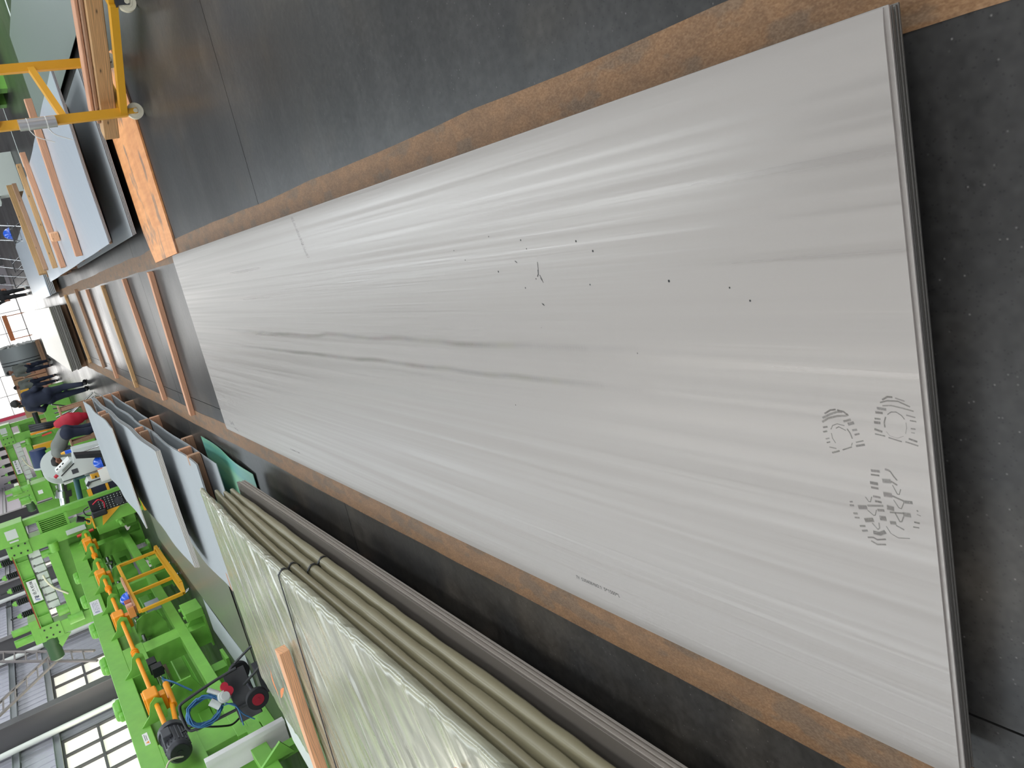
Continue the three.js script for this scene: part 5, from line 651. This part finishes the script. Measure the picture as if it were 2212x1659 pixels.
// J: joints in the person's own frame, y up, facing +z
function person(label, pos, ry, J, cl) {
  const t = thing('person', label, 'person', pos, ry), cell = cl.cell ?? 0.016, arms = [], legs = [];
  for (const s of ['l', 'r']) {
    arms.push([J[s + 'Sh'], J[s + 'El'], 0.052, 0.042], [J[s + 'El'], J[s + 'Wr'], 0.042, 0.028]);
    legs.push([J[s + 'Hip'], J[s + 'Kn'], 0.088, 0.056], [J[s + 'Kn'], J[s + 'An'], 0.058, 0.036], [J[s + 'An'], J[s + 'To'], 0.038, 0.028]);
  }
  const hd = J.head, dirU = V(hd[0] - J.neck[0], hd[1] - J.neck[1], hd[2] - J.neck[2]).normalize(), fw = V(...(J.face ?? [0, 0, 1])).normalize(), side = dirU.clone().cross(fw).normalize();
  const off = (u, f, s) => [hd[0] + dirU.x * u + fw.x * f + side.x * s, hd[1] + dirU.y * u + fw.y * f + side.y * s, hd[2] + dirU.z * u + fw.z * f + side.z * s];
  const head = [[off(0.035, -0.015, 0), off(0.02, 0.01, 0), 0.082, 0.078], [off(-0.02, 0.03, 0), off(-0.085, 0.05, 0), 0.062, 0.038], [off(-0.0, 0.085, 0), off(-0.03, 0.105, 0), 0.012, 0.016], [off(-0.01, 0, 0.078), off(-0.035, 0, 0.08), 0.016, 0.013], [off(-0.01, 0, -0.078), off(-0.035, 0, -0.08), 0.016, 0.013], [off(-0.06, 0.072, 0.018), off(-0.06, 0.072, -0.018), 0.012, 0.012]];
  const bk = cl.bulk ?? 0, torso = [[J.pel, J.chest, 0.118 + bk, 0.125 + bk], [[J.chest[0], J.chest[1], J.chest[2]], J.neckB, 0.12, 0.06], [J.lSh, J.rSh, 0.066, 0.066], [J.neckB, J.neck, 0.055, 0.05], [J.lHip, J.rHip, 0.1, 0.1]];
  const hand = [];
  for (const s of ['l', 'r']) { const w = V(...J[s + 'Wr']), d = w.clone().sub(V(...J[s + 'El'])).normalize(), sd = d.clone().cross(V(0, 0, 1)); if (sd.length() < 0.2) sd.set(1, 0, 0); const ac = sd.normalize().clone().cross(d).normalize(), P = (a, b, c) => w.clone().addScaledVector(d, a).addScaledVector(ac, b).addScaledVector(sd, c).toArray(); hand.push([P(0.01, 0, 0), P(0.085, 0, 0), 0.028, 0.03]); [[-0.026, 0.07], [-0.009, 0.085], [0.009, 0.08], [0.026, 0.062]].forEach(([b, l]) => hand.push([P(0.085, b, 0), P(0.085 + l * 0.6, b, 0.012), 0.0095, 0.009], [P(0.085 + l * 0.6, b, 0.012), P(0.085 + l, b, 0.032), 0.009, 0.008])); hand.push([P(0.03, -0.03, 0), P(0.075, -0.058, 0.016), 0.012, 0.009]); }
  part('body', fieldMesh([...torso, ...arms, ...legs, ...head, ...hand], cell * 0.9, 0.05), M.skin, t);
  const g = (l, k) => l.map(([a, b, ra, rb]) => [a, b, ra + k, rb + k]);
  part('shirt', fieldMesh([...g(torso.slice(0, 2), 0.028), ...g([torso[2]], 0.02), ...g(arms.filter((_, i) => i % 2 === 0), 0.018), ...(cl.longSleeve ? g(arms.filter((_, i) => i % 2).map(([a, b, ra, rb]) => [a, mix(a, b, 0.92), ra, rb]), 0.016) : [])], cell, 0.06), cl.shirt, t);
  part('trousers', fieldMesh([...g([torso[4]], 0.03), ...g(legs.filter((_, i) => i % 3 < 2).map(([a, b, ra, rb]) => [a, mix(a, b, 0.98), ra, rb]), 0.022), [J.pel, mix(J.pel, J.chest, 0.25), 0.135, 0.13]], cell, 0.05), cl.trousers, t);
  for (const s of ['l', 'r']) { const a = J[s + 'An'], b = J[s + 'To']; part('shoe', fieldMesh([[[a[0], Math.max(0.05, a[1] - 0.03), a[2]], [b[0], 0.042, b[2]], 0.048, 0.038], [[a[0], 0.042, a[2] - 0.03], [b[0], 0.036, b[2]], 0.04, 0.034]], 0.01, 0.03), cl.shoes, t); }
  part('hair', fieldMesh([[off(0.05, -0.025, 0), off(0.055, 0.03, 0), 0.085, 0.07], [off(0.0, -0.055, 0), off(-0.06, -0.045, 0), 0.06, 0.035], [off(0.02, -0.02, 0.045), off(0.02, -0.02, -0.045), 0.056, 0.056]], 0.012, 0.03), M.hair, t);
  for (const s of [1, -1]) part('eye', cyl(off(0.012, 0.078, s * 0.031), off(0.012, 0.086, s * 0.031), 0.011, 10), M.black, t);
  return t;
}
const stand = (o = {}) => ({ lHip: [0.095, 0.92, 0], rHip: [-0.095, 0.92, 0], lKn: [0.11, 0.5, 0.02], rKn: [-0.11, 0.5, 0.02], lAn: [0.12, 0.085, -0.02], rAn: [-0.12, 0.085, -0.02], lTo: [0.14, 0.045, 0.16], rTo: [-0.14, 0.045, 0.16], pel: [0, 0.98, 0], chest: [0, 1.26, 0], neckB: [0, 1.45, -0.01], neck: [0, 1.5, 0], head: [0, 1.63, 0.02], lSh: [0.175, 1.4, 0], rSh: [-0.175, 1.4, 0], lEl: [0.25, 1.12, -0.03], rEl: [-0.25, 1.12, -0.03], lWr: [0.24, 0.88, 0.06], rWr: [-0.24, 0.88, 0.06], ...o });
person('person in dark navy work clothes walking away down the aisle', [-1.6, 0, -22.2], Math.PI - 0.15, stand({ lKn: [0.1, 0.5, 0.07], lAn: [0.11, 0.09, 0.05], lTo: [0.12, 0.05, 0.24], rKn: [-0.1, 0.5, 0.04], rAn: [-0.1, 0.12, -0.16], rTo: [-0.12, 0.045, 0.0], lEl: [0.3, 1.14, -0.04], rEl: [-0.28, 1.14, -0.04], lWr: [0.2, 0.98, 0.16], rWr: [-0.2, 0.98, 0.16], head: [-0.02, 1.64, 0.03] }), { shirt: M.navy, trousers: M.navy, shoes: M.shoe, longSleeve: true, cell: 0.014, bulk: 0.03 });
person('farther worker in grey shirt and navy trousers, standing nearest to the steel coil', [-1.85, 0, -39.6], 0.25, stand({ lAn: [0.14, 0.085, -0.1], lTo: [0.16, 0.045, 0.08], lWr: [0.18, 0.9, 0.14] }), { shirt: M.shirtGrey, trousers: M.navy, shoes: M.shoe, longSleeve: true, cell: 0.02 });
person('farther worker in grey shirt with white stripes, walking beside the navy clothed one', [-2.55, 0, -39.4], 0.1, stand({ rKn: [-0.11, 0.5, 0.1], rAn: [-0.12, 0.09, 0.08], rTo: [-0.14, 0.045, 0.26], head: [0.02, 1.58, 0.04] }), { shirt: M.shirtGrey, trousers: M.navy, shoes: M.shoe, longSleeve: true, cell: 0.02 });
person('person in grey shirt bending over beside the console, head turned down', [-2.3, 0, -19.2], -Math.PI / 2 - 0.25, { lHip: [0.095, 0.9, -0.1], rHip: [-0.095, 0.9, -0.1], lKn: [0.11, 0.5, -0.02], rKn: [-0.11, 0.5, -0.02], lAn: [0.12, 0.085, -0.08], rAn: [-0.12, 0.085, -0.08], lTo: [0.14, 0.045, 0.1], rTo: [-0.14, 0.045, 0.1], pel: [0, 0.95, -0.08], chest: [0, 1.13, 0.16], neckB: [0, 1.24, 0.32], neck: [0, 1.26, 0.37], head: [0, 1.28, 0.5], face: [0, -0.75, 0.6], lSh: [0.17, 1.2, 0.27], rSh: [-0.17, 1.2, 0.27], lEl: [0.2, 0.96, 0.36], rEl: [-0.2, 0.96, 0.36], lWr: [0.14, 0.84, 0.52], rWr: [-0.14, 0.84, 0.52] }, { shirt: M.shirtGrey, trousers: M.navy, shoes: M.shoe, cell: 0.015 });
person('person in black clothes and white shoes standing far back on the right', [1.35, 0, -37], 0.3, stand(), { shirt: M.blackCloth, trousers: M.blackCloth, shoes: M.whiteShoe, longSleeve: true, cell: 0.02 });
renderer.render(scene, camera);
